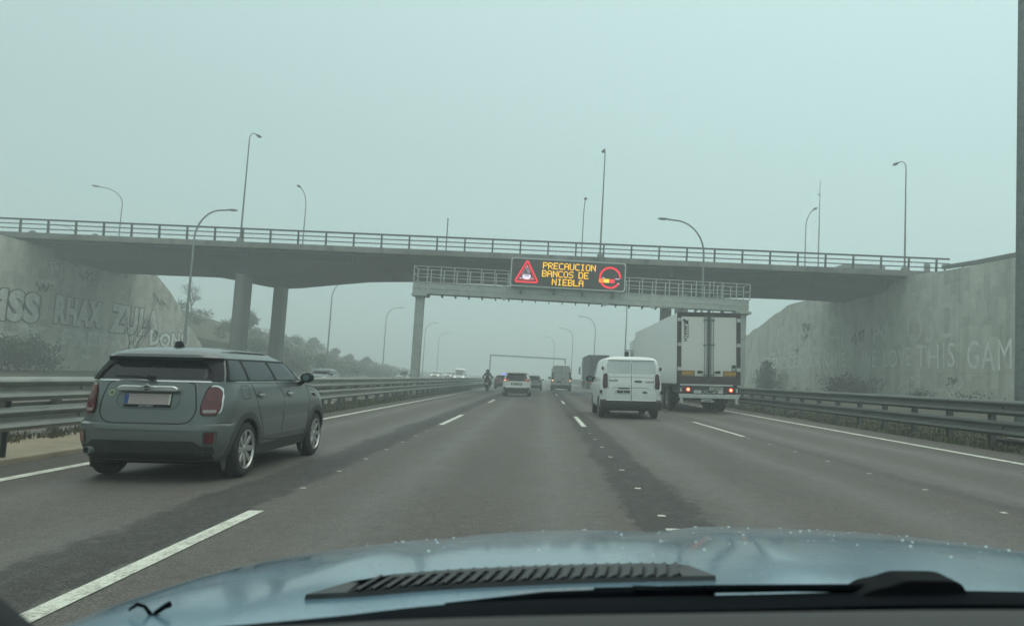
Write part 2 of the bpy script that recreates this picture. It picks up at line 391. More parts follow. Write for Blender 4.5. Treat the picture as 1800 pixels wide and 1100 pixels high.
def patch_bm(polys, mapf, off=.004, th=.02, step=.08, bm=None, mi=0):
    bm = bm or bmesh.new()
    for poly in polys:
        t = bmesh.new(); vs = [t.verts.new((p[0], 0, p[1])) for p in poly]; t.faces.new(vs)
        for ax, i in ((Vector((1, 0, 0)), 0), (Vector((0, 0, 1)), 1)):
            lo = min(p[i] for p in poly); hi = max(p[i] for p in poly); k = int((hi-lo)/step)
            for j in range(1, k+1):
                t.faces.ensure_lookup_table()
                bmesh.ops.bisect_plane(t, geom=t.verts[:]+t.edges[:]+t.faces[:], plane_co=ax*(lo+(hi-lo)*j/(k+1)), plane_no=ax)
        g = bmesh.ops.extrude_face_region(t, geom=t.faces[:])
        for v in g['geom']:
            if isinstance(v, bmesh.types.BMVert): v.co.y = 1
        for v in t.verts: v.co = Vector(mapf(v.co.x, v.co.z, off if v.co.y > .5 else off-th))
        for f in t.faces: f.material_index = mi
        bmesh.ops.recalc_face_normals(t, faces=t.faces)
        me = bpy.data.meshes.new('t'); t.to_mesh(me); t.free(); bm.from_mesh(me); bpy.data.meshes.remove(me)
    return bm
def patch(name, polys, mapf, mats, parent, off=.004, th=.02, step=.08, ang=35):
    if not isinstance(polys[0][0], (tuple, list)): polys = [polys]
    return mkobj(name, patch_bm(polys, mapf, off, th, step), mats, parent, recalc=False, ang=ang)
def text_bm(txt, size=1., bold=0., sx=1., spacing=1.):
    c = bpy.data.curves.new('t', 'FONT'); c.body = txt; c.size = size; c.offset = bold; c.align_x = 'CENTER'; c.align_y = 'CENTER'; c.space_character = spacing
    c.resolution_u = 3; o = bpy.data.objects.new('t', c); COL.objects.link(o); bpy.context.view_layer.update()
    me = bpy.data.meshes.new_from_object(o.evaluated_get(bpy.context.evaluated_depsgraph_get())); bm = bmesh.new(); bm.from_mesh(me)
    bpy.data.objects.remove(o); bpy.data.curves.remove(c); bpy.data.meshes.remove(me)
    for v in bm.verts: v.co.x *= sx
    return bm
def text_obj(name, txt, mapf, m, parent, size=.1, at=(0, 0), off=.006, bold=0., sx=1., rot=0, spacing=1.):
    bm = text_bm(txt, size, bold, sx, spacing); c, s_ = math.cos(R(rot)), math.sin(R(rot))
    for v in bm.verts:
        x, y = v.co.x, v.co.y; v.co = Vector(mapf(at[0]+x*c-y*s_, at[1]+x*s_+y*c, off))
    return mkobj(name, bm, m, parent, smooth=False)
# ---------------------------------------------------------------- the lie of the land
S = .033                                  # the carriageway is banked up to the right
TILT = -math.atan(S)
def cx(y): return 0. if y < 70 else -4*((y-70)/95)**2
def lerp(tab, x):
    if x <= tab[0][0]: return tab[0][1]
    for a, b in zip(tab, tab[1:]):
        if x <= b[0]: return a[1]+(b[1]-a[1])*(x-a[0])/(b[0]-a[0])
    return tab[-1][1]
XL, XR = -38.4, 26.5
WL = [(0, 9.0), (66, 9.1), (74, 9.15), (77, 7.6), (80, 5.6), (84, 3.2), (88, .9), (90, .2)]
WR = [(0, 8.4), (34, 9.2), (44, 9.6), (50, 9.85), (53, 10.1), (82, 10.7), (84, 10.2), (87, 9.9), (92, 8.9), (101, 8.2), (125, 4), (150, .5)]
def bank(x, y): return S*max(-15, min(11, x-cx(y)))
def ground(x, y):
    z = bank(x, y); X = x-cx(y)*.5
    n = .35*math.sin(x*.31+y*.07)+.25*math.sin(y*.23+x*.11)
    if X < -30: z = max(z, min(max(3, 9-max(0, y-100)*.018)+n, (-30-X)*max(.13, .42-max(0, y-95)*.0021)+n*min(1, (-30-X)/6)-.3))
    if X < XL+1 and y < 92 and x > XL-.35: z = bank(x, y)
    if x < XL-.4 and y < 92: z = max(z, lerp(WL, y)-.35)
    if X < XL+1 and x > XL-.4 and y < 74: z = bank(x, y)
    if -38 < x < -30 and y < 88: z = bank(x, y)+max(0, (-32-x)*.04)
    if x > XR+.4: z = max(z, lerp(WR, y)-.35+min(2.5, max(0, x-XR-6)*.1))
    elif x > 13: z = z+.05*(x-13)
    return z
def grid(name, xs, ys, zf, m, dz=0):
    mb = MB(); vs = [(x, y, zf(x, y)+dz) for y in ys for x in xs]; n = len(xs)
    mb.add(vs, [(j*n+i, j*n+i+1, (j+1)*n+i+1, (j+1)*n+i) for j in range(len(ys)-1) for i in range(n-1)])
    return mb.build(name, m, None, True, ang=60)
def fr(a, b, s):
    n = max(1, round((b-a)/s)); return [a+(b-a)*i/n for i in range(n+1)]
gx = [-900, -400, -200, -120, -90, -75, -65, -58]+fr(-52, -40, 1.5)+[-39.2, -38.85, -38.72]+fr(-37.5, -30, 1.5)+[-28, -25, -20, -15, -11, -8, -4, 0, 4, 8, 11, 13, 18, 22, 25.5, 26.8, 26.95, 28]+fr(30, 50, 3)+[60, 80, 120, 200, 400, 900]
gy = [-60, -20, 0]+fr(10, 200, 3)+fr(210, 400, 10)+[500, 700, 1000, 1500]
struct(grid('ground', gx, gy, lambda x, y: ground(x, y)-(.03 if -22 < x-cx(y) < 9.0 else 0), M_verge))
ry_ = [-20, 0, 10, 30, 50, 70]+fr(80, 400, 10)+[450, 600]
def strip(name, x0, x1, m, dz, n=4, ys=ry_, w=None):
    mb = MB(); vs = []; n = max(1, n)
    for y in ys:
        for i in range(n+1):
            x = x0+(x1-x0)*i/n; vs.append((x+cx(y), y, S*max(-15, min(11, x))+dz))
    mb.add(vs, [(j*(n+1)+i, j*(n+1)+i+1, (j+1)*(n+1)+i+1, (j+1)*(n+1)+i) for j in range(len(ys)-1) for i in range(n)])
    return struct(mb.build(name, m))
strip('road', -6.62, 9.05, M_road, 0, 8)
def opp():
    strip('opposite_road', -21.5, -8.15, M_road, 0, 6)
opp()
# median: sandy concrete strip near the camera, rough grass further on
mb = MB()
for y0, y1 in ((-20, 14.2),):
    mb.box((-8.1, y0, -.45), (-6.64, y1, -.14))
struct(mb.build('median_kerb', M_kerb, bevel=.02))
# painted markings
mk = MB()
def mark(xc, w_, y0, y1, dz=.006):
    ys = [y0] if y1-y0 < 8 else fr(y0, y1, 5)[:-1]
    ys.append(y1)
    for a, b in zip(ys, ys[1:]):
        vs = [(xc+cx(y)+sx_*w_/2, y, S*max(-15, min(11, xc+sx_*w_/2))+dz) for y in (a, b) for sx_ in (-1, 1)]
        mk.add(vs, [(0, 1, 3, 2)])
mark(-5.80, .16, -10, 420); mark(7.98, .16, -10, 420); mark(-8.75, .16, -10, 420)
LL, LR1, LR2 = -2.47, 1.17, 4.70
for k in range(24):
    mark(LL, .135, 2.2+17*k if k else 1.4, (7.3 if k else 6.85)+17*k)
for k in range(24):
    mark(LR1, .13, 2.7+17*k if k else 1.4, (7.8 if k else 6.45)+17*k)
    mark(LR2, .11, 17.4+17*k, 23.2+17*k)
    mark(-12.3, .12, 5+17*k, 10+17*k); mark(-15.8, .12, 5+17*k, 10+17*k)
for k in range(9):
    for j in range(7):
        y = 7.0+1.72*j if k == 0 else 8.9+17*k+1.5*j
        mark(LR1, .07, y, y+.085)
        if k < 5: y = 7.6+1.55*j+17*k; mark(LR2-.02, .06, y, y+.07)
        if k < 3: mark(LL-.02, .06, 8.2+17*k+1.45*j, 8.26+17*k+1.45*j)
struct(mk.build('road_markings', M_line))
# ---------------------------------------------------------------- retaining walls
def wall(name, x0, tab, y0, y1, m, label, flip, step=1.5):
    mb = MB(); ys = fr(y0, y1, step); vs = []; rnd = random.Random(5)
    for y in ys:
        t = lerp(tab, y)+(rnd.uniform(-.22, .22) if (y > 75 and not flip) or y > 83 else 0); b = -.9
        for (x, z) in ((x0, b), (x0, t-.0), (x0+(.35 if flip else -.35), t), (x0+(.35 if flip else -.35), b)): vs.append((x, y, z))
    n = 4; fs = [(j*n+i, j*n+(i+1) % n, (j+1)*n+(i+1) % n, (j+1)*n+i) for j in range(len(ys)-1) for i in range(n)]
    fs += [(0, 1, 2, 3), tuple((len(ys)-1)*4+i for i in (3, 2, 1, 0))]
    mb.add(vs, fs); o = mb.build(name, m, smooth=False); tag(o, label, 'wall'); return o
wl = wall('retaining_wall', XL, WL, 8, 90, M_wallL, 'tall weathered concrete retaining wall with graffiti beside the silver car lanes, left of the road', False, .9)
wr = wall('retaining_wall', XR, WR, 8, 150, M_wallR, 'long pale concrete retaining wall with painted slogan to the right of the road', True, 2.2)
P_out = mat('graffiti_outline', (.06, .065, .06), .8, var=.3, scale=2)
P_fill = mat('graffiti_fill', (.60, .60, .55), .8, var=.25, scale=2); P_pale = mat('graffiti_pale', (.70, .72, .66), .8, var=.2, scale=2)
P_block = mat('graffiti_block', (.56, .58, .52), .8, var=.2, scale=1); P_pale2 = mat('graffiti_faded', (.72, .74, .67), .8, var=.15, scale=1)
def text_fit(name, txt, x0, side, a0, a1, z0, z1, m, bold, off, parent, wob=0., sp=1.1):
    bm = text_bm(txt, 1., bold, 1., sp); xs = [v.co.x for v in bm.verts]; ys = [v.co.y for v in bm.verts]
    lx, hx, ly, hy = min(xs), max(xs), min(ys), max(ys)
    for v in bm.verts:
        u = (v.co.x-lx)/(hx-lx); q = (v.co.y-ly)/(hy-ly)
        z = z0+(z1-z0)*q+wob*math.sin(u*9+q); a = a0+(a1-a0)*u+wob*.5*math.sin(q*5+u*7)
        v.co = Vector((x0+side*off, a, z))
    return mkobj(name, bm, m, parent, smooth=False, recalc=False)
def graf(txt, x0, side, a0, a1, z0, z1, mf, par, outline=True, bold=.03, wob=.08, sp=1.1):
    if outline: text_fit('graffiti_outline', txt, x0, side, a0-(a1-a0)*.02, a1+(a1-a0)*.02, z0-.08, z1+.08, P_out, bold+.055, .012, par, wob, sp)
    text_fit('graffiti_lettering', txt, x0, side, a0, a1, z0, z1, mf, bold, .02, par, wob, sp)
for t in (('UMSS', 48.5, 57.2, 3.15, 5.45), ('RHAX', 59.0, 65.3, 3.35, 5.6), ('ZULA', 66.6, 75.2, 3.1, 5.7), ('FREE-US', 60.2, 71.5, 1.75, 3.05), ('LL-Y', 49, 58.5, 1.9, 3.0)):
    graf(t[0], XL, 1, *t[1:], P_fill, wl, t[0] in ('UMSS', 'RHAX', 'ZULA'), .06, .03)
graf('DONS', XL, 1, 73.6, 81.2, 2.2, 3.75, P_pale, wl, True, .05, .1)
for t in (('TCNOCEA', 89, 76.8, 3.7, 5.0), ('OUR NAME', 76, 66, 3.7, 4.95), ('WE', 62.6, 59.9, 3.5, 4.9), ('LOVE', 58.6, 54.2, 3.5, 4.9)):
    graf(t[0], XR, -1, *t[1:], P_pale2, wr, False, 0, .06, 1.0)
graf('THIS', XR, -1, 53.4, 48.4, 3.35, 5.0, P_pale, wr, False, 0, .05, 1.1); graf('GAME', XR, -1, 47.0, 41.3, 3.2, 4.95, P_pale, wr, False, 0, .05, 1.15)
graf('LUEPIS', XR, -1, 88, 72, 5.2, 7.4, P_block, wr, False, 0, .10); graf('HIEUN', XR, -1, 70, 58, 5.3, 7.3, P_block, wr, False, 0, .10); graf('KOSCI', XR, -1, 57, 48, 5.2, 7.6, P_block, wr, False, 0, .10)
def scribbles(par, x0, side, ya, yb, z0, z1, n, seed):
    rnd = random.Random(seed)
    for i in range(n):
        y, z = rnd.uniform(ya, yb), rnd.uniform(z0, z1); pts = []; k = rnd.randint(7, 14); s_ = rnd.uniform(.5, 1.3)
        for j in range(k): pts.append((y+s_*(j/k*2-1)*(1+.4*math.sin(j*2.3+i)), z+.42*s_*math.sin(j*rnd.uniform(1.6, 2.4)+i)))
        mb = MB(); w_ = rnd.uniform(.03, .07)
        for j, (a, b) in enumerate(zip(pts, pts[1:])):
            d = Vector((b[0]-a[0], b[1]-a[1])).normalized(); q = Vector((-d.y, d.x))*w_; o_ = x0+side*(.022+.0012*j+.0003*i)
            mb.add([(o_, a[0]+q.x, a[1]+q.y), (o_, b[0]+q.x, b[1]+q.y), (o_, b[0]-q.x, b[1]-q.y), (o_, a[0]-q.x, a[1]-q.y)], [(0, 1, 2, 3)])
        mb.build('graffiti_scribble', (P_out, P_pale2, P_fill)[i % 3], par, smooth=False)
scribbles(wl, XL, 1, 50, 80, .6, 1.8, 12, 3); scribbles(wl, XL, 1, 52, 75, 5.8, 7.6, 7, 4)
scribbles(wr, XR, -1, 42, 88, 1.4, 3.0, 22, 5); scribbles(wr, XR, -1, 42, 85, 5.4, 8.2, 14, 6)
# ---------------------------------------------------------------- overpass
def zd(x): return .0126*x
BOT = [(-70, 8.3), (-34, 8.4), (-29, 8.5), (-26.3, 8.15), (-24.5, 7.85), (-22.4, 7.85), (-19.8, 8.25), (-15.5, 8.85), (-11, 9.12), (-6, 9.22), (1, 9.25), (5, 9.0), (8, 8.45), (9.6, 8.2), (11, 8.2), (13.6, 8.95), (17, 9.28), (22, 9.38), (32, 9.45)]
ov = thing('overpass', 'grey concrete road bridge crossing high over the motorway', 'bridge')
TOP = 10.12
def loft_x(name, sec, xs, m, par, ang=25):
    mb = MB(); vs = []; n = len(sec(xs[0]))
    for x in xs: vs += [(x, y, z) for y, z in sec(x)]
    fs = [(j*n+i, j*n+(i+1) % n, (j+1)*n+(i+1) % n, (j+1)*n+i) for j in range(len(xs)-1) for i in range(n)]
    fs += [tuple(range(n)), tuple((len(xs)-1)*n+i for i in reversed(range(n)))]
    return mb.add(vs, fs).build(name, m, par, ang=ang)
bx_ = fr(-66, 29.6, 1.2)
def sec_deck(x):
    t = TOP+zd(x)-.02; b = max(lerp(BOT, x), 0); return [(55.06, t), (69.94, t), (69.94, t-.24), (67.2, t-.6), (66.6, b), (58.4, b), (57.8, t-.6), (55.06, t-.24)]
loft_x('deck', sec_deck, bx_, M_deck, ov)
for y0, y1 in ((54.75, 55.4), (69.6, 70.25)):
    loft_x('edge_beam', lambda x: [(y0, TOP+zd(x)+.12), (y1, TOP+zd(x)+.12), (y1, TOP+zd(x)-.28), (y0, TOP+zd(x)-.28)], bx_, M_fascia, ov)
pp = fillet([(-.36, -1.1), (.36, -1.1), (.36, 1.1), (-.36, 1.1)], .34, 5)
for (x, y) in ((-23.75, 58.8), (-23.4, 66.2), (10.6, 58.6), (10.6, 66.2)):
    o = MB().prism([(a*1.12, b*.85) for a, b in pp], 0, lerp(BOT, x)+.9, 'xy').build('pier', M_pier, ov); o.location = (x, y, -.8)
MB().tube([(x, 55.3, TOP+zd(x)-.42) for x in bx_], .05, 8).build('conduit', M_rail, ov)
for x in range(-40, 29, 8): MB().cyl((x+1.3, 56.1, TOP+zd(x)-.9), (x+1.3, 56.1, TOP+zd(x)-.3), .07).build('drain_pipe', M_rail, ov)
def railing(y, name='railing'):
    mb = MB(); h0 = TOP+.12
    for (z, r, hh) in ((1.0, .05, .06), (.66, .04, .035), (.32, .04, .035)):
        for a, b in zip(bx_, bx_[1:]): mb.box((a, y-r, 0), (b, y+r, 0.001)) if False else mb.add(
            [(q, yy, TOP+.12+zd(q)+z+dz_) for q in (a, b) for yy, dz_ in ((y-r, -hh), (y+r, -hh), (y+r, hh), (y-r, hh))],
            [(0, 1, 5, 4), (1, 2, 6, 5), (2, 3, 7, 6), (3, 0, 4, 7)])
    r = mb.build(name, M_rail, ov, smooth=False)
    pm = MB().prism([(y-.02 if y < 60 else y+.02, 0), (y+.16 if y < 60 else y-.16, 0), (y+.06, 1.0), (y-.06, 1.0)], -.055, .055, 'yz').build('post', M_rail, r, smooth=False)
    x = -43.1 if y < 60 else -42.2; first = True
    while x < 29.4:
        o = pm if first else pm.copy()
        if not first: COL.objects.link(o); o.parent = r
        o.location = (x, 0, TOP+.11+zd(x)); first = False; x += 2.05
railing(54.95); railing(70.05)
# guard rail running on along the top of the right wall
gw = thing('guard_rail', 'metal crash barrier on top of the right retaining wall, curving off the bridge', 'guard rail', (0, 0, 0))
path = [(29.4, 55.2, 11.2), (28.3, 53.5, 10.85), (27.4, 51, 10.45), (27.0, 47, 10.1), (26.9, 42, 9.85), (26.9, 34, 9.6), (26.9, 24, 9.0), (26.9, 12, 8.8)]
mb = MB(); prof = [(-.03, -.16), (.05, -.1), (-.01, 0), (.05, .1), (-.03, .16), (-.06, 0)]
vs = [(p[0]+a, p[1], p[2]-.1+b) for p in path for a, b in prof]; n = len(prof)
mb.add(vs, [(j*n+i, j*n+(i+1) % n, (j+1)*n+(i+1) % n, (j+1)*n+i) for j in range(len(path)-1) for i in range(n)]); mb.build('beam', M_galvd, gw)
for y in range(13, 54, 4):
    z = lerp([(p[1], p[2]) for p in reversed(path)], y); x = lerp([(p[1], p[0]) for p in reversed(path)], y)
    MB().box((x+.05, y-.05, z-1.3), (x+.15, y+.05, z+.05)).build('post', M_galvd, gw, smooth=False)
# ---------------------------------------------------------------- lamps
def make_lamp(name, h, arm, azim, label, group, loc, r0=.10, base=True, drop=.0, bend=2.2):
    t = thing(name, label, 'street lamp', loc, (0, 0, azim), group)
    MB().tube([(0, 0, 0), (0, 0, h-bend)], [r0, r0*.55], 10).build('pole', M_lamp, t)
    pts = [(0, 0, h-bend)]
    for i in range(1, 9):
        q = R(90*i/8*.92); pts.append((arm*.82*(1-math.cos(q)), 0, h-bend+bend*math.sin(q)))
    pts.append((arm, 0, h+.02)); MB().tube(pts, [r0*.55]*4+[r0*.48]*6, 8).build('arm', M_lamp, t)
    mb = MB(); st = [(-.1, .05, .04), (.0, .08, .06), (.2, .15, .09), (.45, .16, .10), (.62, .12, .07), (.70, .03, .03)]; vs = []
    for x, wy, hz in st:
        for k in range(10):
            q = 2*math.pi*k/10; vs.append((arm+x, wy*math.cos(q), h+.04+hz*math.sin(q)*(1 if math.sin(q) > 0 else .45)))
    mb.add(vs, [(j*10+k, j*10+(k+1) % 10, (j+1)*10+(k+1) % 10, (j+1)*10+k) for j in range(5) for k in range(10)]+[tuple(range(10)), tuple(50+k for k in range(10))])
    hd = mb.build('lamp_head', M_lamp, t)
    MB().box((arm+.15, -.1, h-.03), (arm+.55, .1, h+.0)).build('diffuser', MATS['plate_white'], hd, bevel=.015)
    if base: MB().box((-.2, -.2, -.05), (.2, .2, .25)).build('base', M_pier, t, bevel=.03)
    return t
gl = 'street lamps along the motorway'
lamp = make_lamp('street_lamp', 12.3, 2.2, 0, 'curved lamp post left of the motorway standing just before the bridge', gl, (-25.2, 53, -.45), .12)
dup(lamp, (-26.8, 94, -.4), 'curved lamp post seen under the bridge, its head hidden by the deck'); dup(lamp, (-27.4, 130, -.4), 'curved lamp post left of the gantry pillar with its whole head seen under the bridge')
dup(lamp, (-26.2, 166, -.4), 'faint foggy lamp post just right of the left gantry pillar'); dup(lamp, (-28.5, 205, -.4), 'very faint lamp post in the fog over the distant headlights on the left')
rp = make_lamp('street_lamp', 11.6, 2.4, math.pi, 'curved lamp post behind the sign gantry, to the right of the road before the bridge', gl, (10.1, 48.5, .36), .11)
dup(rp, (10.0, 92, .36), 'lamp post seen under the bridge just left of the lorry, its head hidden'); dup(rp, (8.7, 128, .36), 'curved lamp post above the dark box lorry')
dup(rp, (6.2, 160, .3), 'faint curved lamp post above the tall grey van'); dup(rp, (2.9, 196, .3), 'very faint lamp post in the fog left of the grey van')
make_lamp('street_lamp', 11.9, 2.4, math.pi, 'thick dark lamp post at the right edge of the picture behind the crash barrier', gl, (9.98, 15.7, .3), .135)
gb = 'street lamps on the bridge'
bl = make_lamp('bridge_lamp', 8.5, 1.35, math.pi/2, 'left tall lamp post standing on the near edge of the bridge', gb, (-22.75, 54.98, TOP+zd(-21.6)+.1), .075, bend=.8)
dup(bl, (3.8, 54.98, TOP+zd(4.3)+.1), 'tall lamp post on the near bridge edge to the right of the lit sign'); dup(bl, (26.3, 54.98, TOP+zd(26.7)+.1), 'tall lamp post on the near bridge edge at the far right')
fl = make_lamp('bridge_lamp', 7.4, 2.0, -math.pi/2, 'small lamp post on the far bridge edge above the left piers', gb, (-23.1, 70.0, TOP+zd(-22)+.1), .075, bend=1.3)
dup(fl, (3.1, 70.0, TOP+zd(4)+.1), 'small straight lamp post on the far bridge edge left of the central tall one'); dup(fl, (24.1, 70.0, TOP+zd(25)+.1), 'small lamp post on the far bridge edge beside the tall mast')
dup(fl, (-41.5, 72, TOP-.5), 'lamp post curving left on the far side of the bridge near its left end', R(-150)); dup(fl, (-57, 90, TOP-1.3), 'very faint lamp post behind the left end of the bridge', R(-170))
ma = thing('mast', 'thin tall aerial mast beyond the bridge on the right', 'mast', (32.6, 90, 9)); MB().tube([(0, 0, 0), (0, 0, 12), (0, 0, 18.2)], [.10, .08, .03], 8).build('pole', M_lamp, ma)
MB().box((-.25, -.05, 16.2), (.05, .05, 16.35)).build('antenna', M_lamp, ma, smooth=False)
pm = thing('post', 'short thin pole standing on the bridge above the gantry', 'pole', (-7.6, 55.2, TOP)); MB().tube([(0, 0, 0), (0, 0, 2.4)], [.045, .035], 8).build('pole', M_rail, pm); MB().cyl((0, 0, 2.4), (0, 0, 2.5), .05).build('cap', M_black, pm)
def rsign(x, y, lab, r=.35, sq=False):
    t = thing('road_sign', lab, 'road sign', (x, y, TOP+zd(x)))
    MB().tube([(0, 0, 0), (0, 0, 1.5)], .035, 8).build('pole', M_lamp, t)
    (MB().cyl((0, -.03, 1.2), (0, .0, 1.2), r, n=20) if not sq else MB().box((-r, -.03, .9), (r, 0, 1.6))).build('sign_plate', M_lamp, t)
rsign(-43.6, 63, 'round road sign seen from behind at the far left end of the bridge', .45); rsign(-38.3, 63, 'round road sign behind the bridge railing, nearer the middle than the leftmost one', .4); rsign(30.5, 60, 'small square sign standing behind the right end of the bridge railing', .25, True)
# box van crossing the bridge
bt = thing('lorry', 'faint box lorry crossing the bridge behind the railing at the right', 'lorry', (27.7, 64.5, TOP+.3))
MB().box((-2.6, -1.1, .6), (1.0, 1.1, 1.9)).build('cargo_box', mat('fog_grey_paint', (.28, .29, .28), .5), bt, bevel=.05); MB().box((1.1, -1.0, .4), (2.3, 1.0, 1.55)).build('cab', M_trim, bt, bevel=.15)
for x in (-1.8, 1.7): MB().lathe([(-1., .38), (1., .38)], (x, 0, .38), 'y', 20).build('wheel', M_rubber, bt)
# ---------------------------------------------------------------- crash barriers
WP = [(0, .155), (.065, .125), (.08, .095), (.065, .062), (.012, .028), (.012, -.028), (.065, -.062), (.08, -.095), (.065, -.125), (0, -.155)]
def wbeam(name, x, y0, y1, zc, face, m, par, step=2, fx=cx):
    mb = MB(); ys = fr(y0, y1, step); P = WP+[(a-.012, b) for a, b in reversed(WP)]; n = len(P); vs = []
    for y in ys:
        jit = .008*math.sin(y*1.7)+.006*math.sin(y*.61)
        vs += [(x+fx(y)+face*a+jit, y, zc+b+S*x) for a, b in P]
    fs = [(j*n+i, j*n+(i+1) % n, (j+1)*n+(i+1) % n, (j+1)*n+i) for j in range(len(ys)-1) for i in range(n)]+[tuple(range(n)), tuple((len(ys)-1)*n+i for i in range(n))]
    mb.add(vs, fs)
    y = y0+1.5        # bolts, and the lap where two lengths meet
    while y < min(y1, 70):
        mb.cyl((x+face*.01, y, zc+S*x), (x+face*.035, y, zc+S*x), .022, n=8)
        if int(y/3.3) % 2 == 0:
            for q in (.09, -.09):
                for d in (-.12, .12): mb.cyl((x+face*.07, y+d, zc+q+S*x), (x+face*.092, y+d, zc+q+S*x), .014, n=6)
        y += 3.3
    return mb.build(name, m, par, ang=50)
def guard(x, y0, y1, face, m, mp, label, sp, zt, zb, ph=0., n=96, group='crash barriers beside the carriageways'):
    t = thing('guard_rail', label, 'guard rail', (0, 0, 0), group=group)
    wbeam('upper_beam', x, y0, y1, zt-.155, face, m, t); wbeam('lower_beam', x, y0, y1, zb, face, m, t)
    pm = MB().box((-.055, -.06, -.5), (.055, -.045, zt-.08)).box((-.055, .045, -.5), (.055, .06, zt-.08)).box((-.055, -.045, -.5), (-.04, .045, zt-.08)).box((-.02, -.05, zb-.1), (.05, .05, zb+.1)).build('post', mp, t, smooth=False)
    y = y0+ph; k = 0; last = None
    while y < y1 and k < n:
        o = pm if k == 0 else pm.copy()
        if k: COL.objects.link(o); o.parent = t
        o.location = (x-face*.07+cx(y), y, S*x); o.rotation_euler = (0, 0, 0 if face > 0 else math.pi); y += sp; k += 1
    return t
guard(-6.72, 3.0, 190, 1, M_galv, M_galvd, 'twin rail galvanised crash barrier on the near side of the median, left of the road', 2.0, 1.10, .56, .65)
guard(-7.95, 4.0, 170, -1, M_galv, M_galvd, 'twin rail crash barrier on the far side of the median facing the opposite lanes', 2.0, 1.07, .53, .4)
guard(9.42, 4.0, 165, -1, M_galvd, M_galvd, 'dark twin rail crash barrier along the right edge of the road', 1.65, 1.0, .43, .35)
# barrier box at foot of nearest lamp
tag(MB().box((9.75, 14.9, .25), (10.5, 16.3, .5)).build('cable_box', M_black, bevel=.03), 'low black cable box at the foot of the right hand lamp post', 'box')
# ---------------------------------------------------------------- sign gantry
GY = 42.6; gz0, gz1 = 5.02, 5.56; gxl, gxr = -6.55, 9.93
ga = thing('sign_gantry', 'grey metal sign gantry with railed walkway spanning the carriageway', 'gantry', (0, GY, 0))
for x in (gxl+.35, gxr-.25):
    p = MB().box((x-.21, -.17, -.3), (x+.21, .17, gz0)).build('pillar', M_gantry, ga, bevel=.03)
    MB().box((x-.38, -.42, gz0-.13), (x+.38, .42, gz0-.003)).build('flange', M_gantry, p, bevel=.01)
mb = MB().box((gxl, -.35, gz0), (gxr, .35, gz1)); mb.box((gxl, -.38, gz1), (gxr, .9, gz1+.04)); mb.box((gxl, -.37, gz0+.25), (gxr, -.352, gz0+.28))
for x in (-2.05, 2.9, 5.2):
    mb.add([(x-.14, -.40, gz0-.06), (x+.14, -.40, gz0-.06), (x+.14, -.40, gz1+.02), (x, -.40, gz1+.10), (x-.14, -.40, gz1+.02), (x, -.40, gz0-.14)], [(0, 5, 1, 2, 3, 4)]); mb.box((x-.02, -.43, gz0-.1), (x+.02, -.39, gz1+.06))
bm_ = mb.build('beam', M_gantry, ga, bevel=.008)
x = gxl+.1
while x < gxr: MB().box((x-.02, -.3, gz0-.12), (x+.02, .3, gz0-.002)).build('hook', M_galvd, bm_, smooth=False); x += .66
for yy in (-.34, .86):
    mb = MB()
    for z in (.42, .80): mb.tube([(gxl, yy, gz1+z), (gxr, yy, gz1+z)], .017, 6)
    x = gxl+.02
    while x < gxr+.05:
        if not (-.3 and yy < 0 and False): mb.box((x-.022, yy-.02, gz1), (x+.022, yy+.02, gz1+.82))
        x += .66
    for xx in (gxl+.02, gxr-.02):
        if yy < 0:
            for z in (.42, .80): mb.tube([(xx, yy, gz1+z), (xx, .86, gz1+z)], .017, 6)
    mb.build('railing', M_gantry, ga, smooth=False)
ld = MB()
for s_ in (0, .4): ld.tube([(gxr-1.5+s_, .75, gz0-1.4), (gxr-1.5+s_, .75, gz1+1.0)], .02, 6)
for i in range(8): ld.tube([(gxr-1.5, .75, gz0-1.3+i*.3), (gxr-1.1, .75, gz0-1.3+i*.3)], .014, 6)
ld.build('ladder', M_gantry, ga, smooth=False)
# the lit sign
SX0, SX1, SZ0, SZ1 = -1.56, 4.06, 5.60, 7.02
sg = thing('message_sign', 'lit electronic message sign reading PRECAUCION BANCOS DE NIEBLA on the gantry', 'electronic sign', (-.24, GY-.72, 0))
M_signf = mat('sign_face', (.07, .066, .062), .55, var=.1, scale=2); M_signb = mat('sign_frame', (.50, .52, .50), .45, .2, var=.1)
o = MB().prism(rect(SX0, SZ0, SX1, SZ1, .14), .0, .36, 'xz').build('housing', M_signb, sg)
MB().prism(rect(SX0+.065, SZ0+.065, SX1-.065, SZ1-.065, .11), -.012, .01, 'xz').build('display', M_signf, sg)
for x in (-1.0, .6, 2.0, 3.5): MB().box((x-.04, .05, SZ0-.3), (x+.04, .33, SZ0+.01)).build('bracket', M_galvd, sg, smooth=False)
def led(name, c, st): return mat(name, tuple(q*.25 for q in c), .6, emit=c, estr=st, var=.02)
L_am = led('led_amber', (1., .56, .02), 1.45); L_rd = led('led_red', (1., .03, .06), 1.0); L_wh = led('led_white', (.85, .75, .9), 1.1); L_or = led('led_orange', (1., .22, .02), 1.1); L_ye = led('led_yellow', (1., .72, .03), 1.15)
F57 = {'P': 'F11F111', 'R': 0}
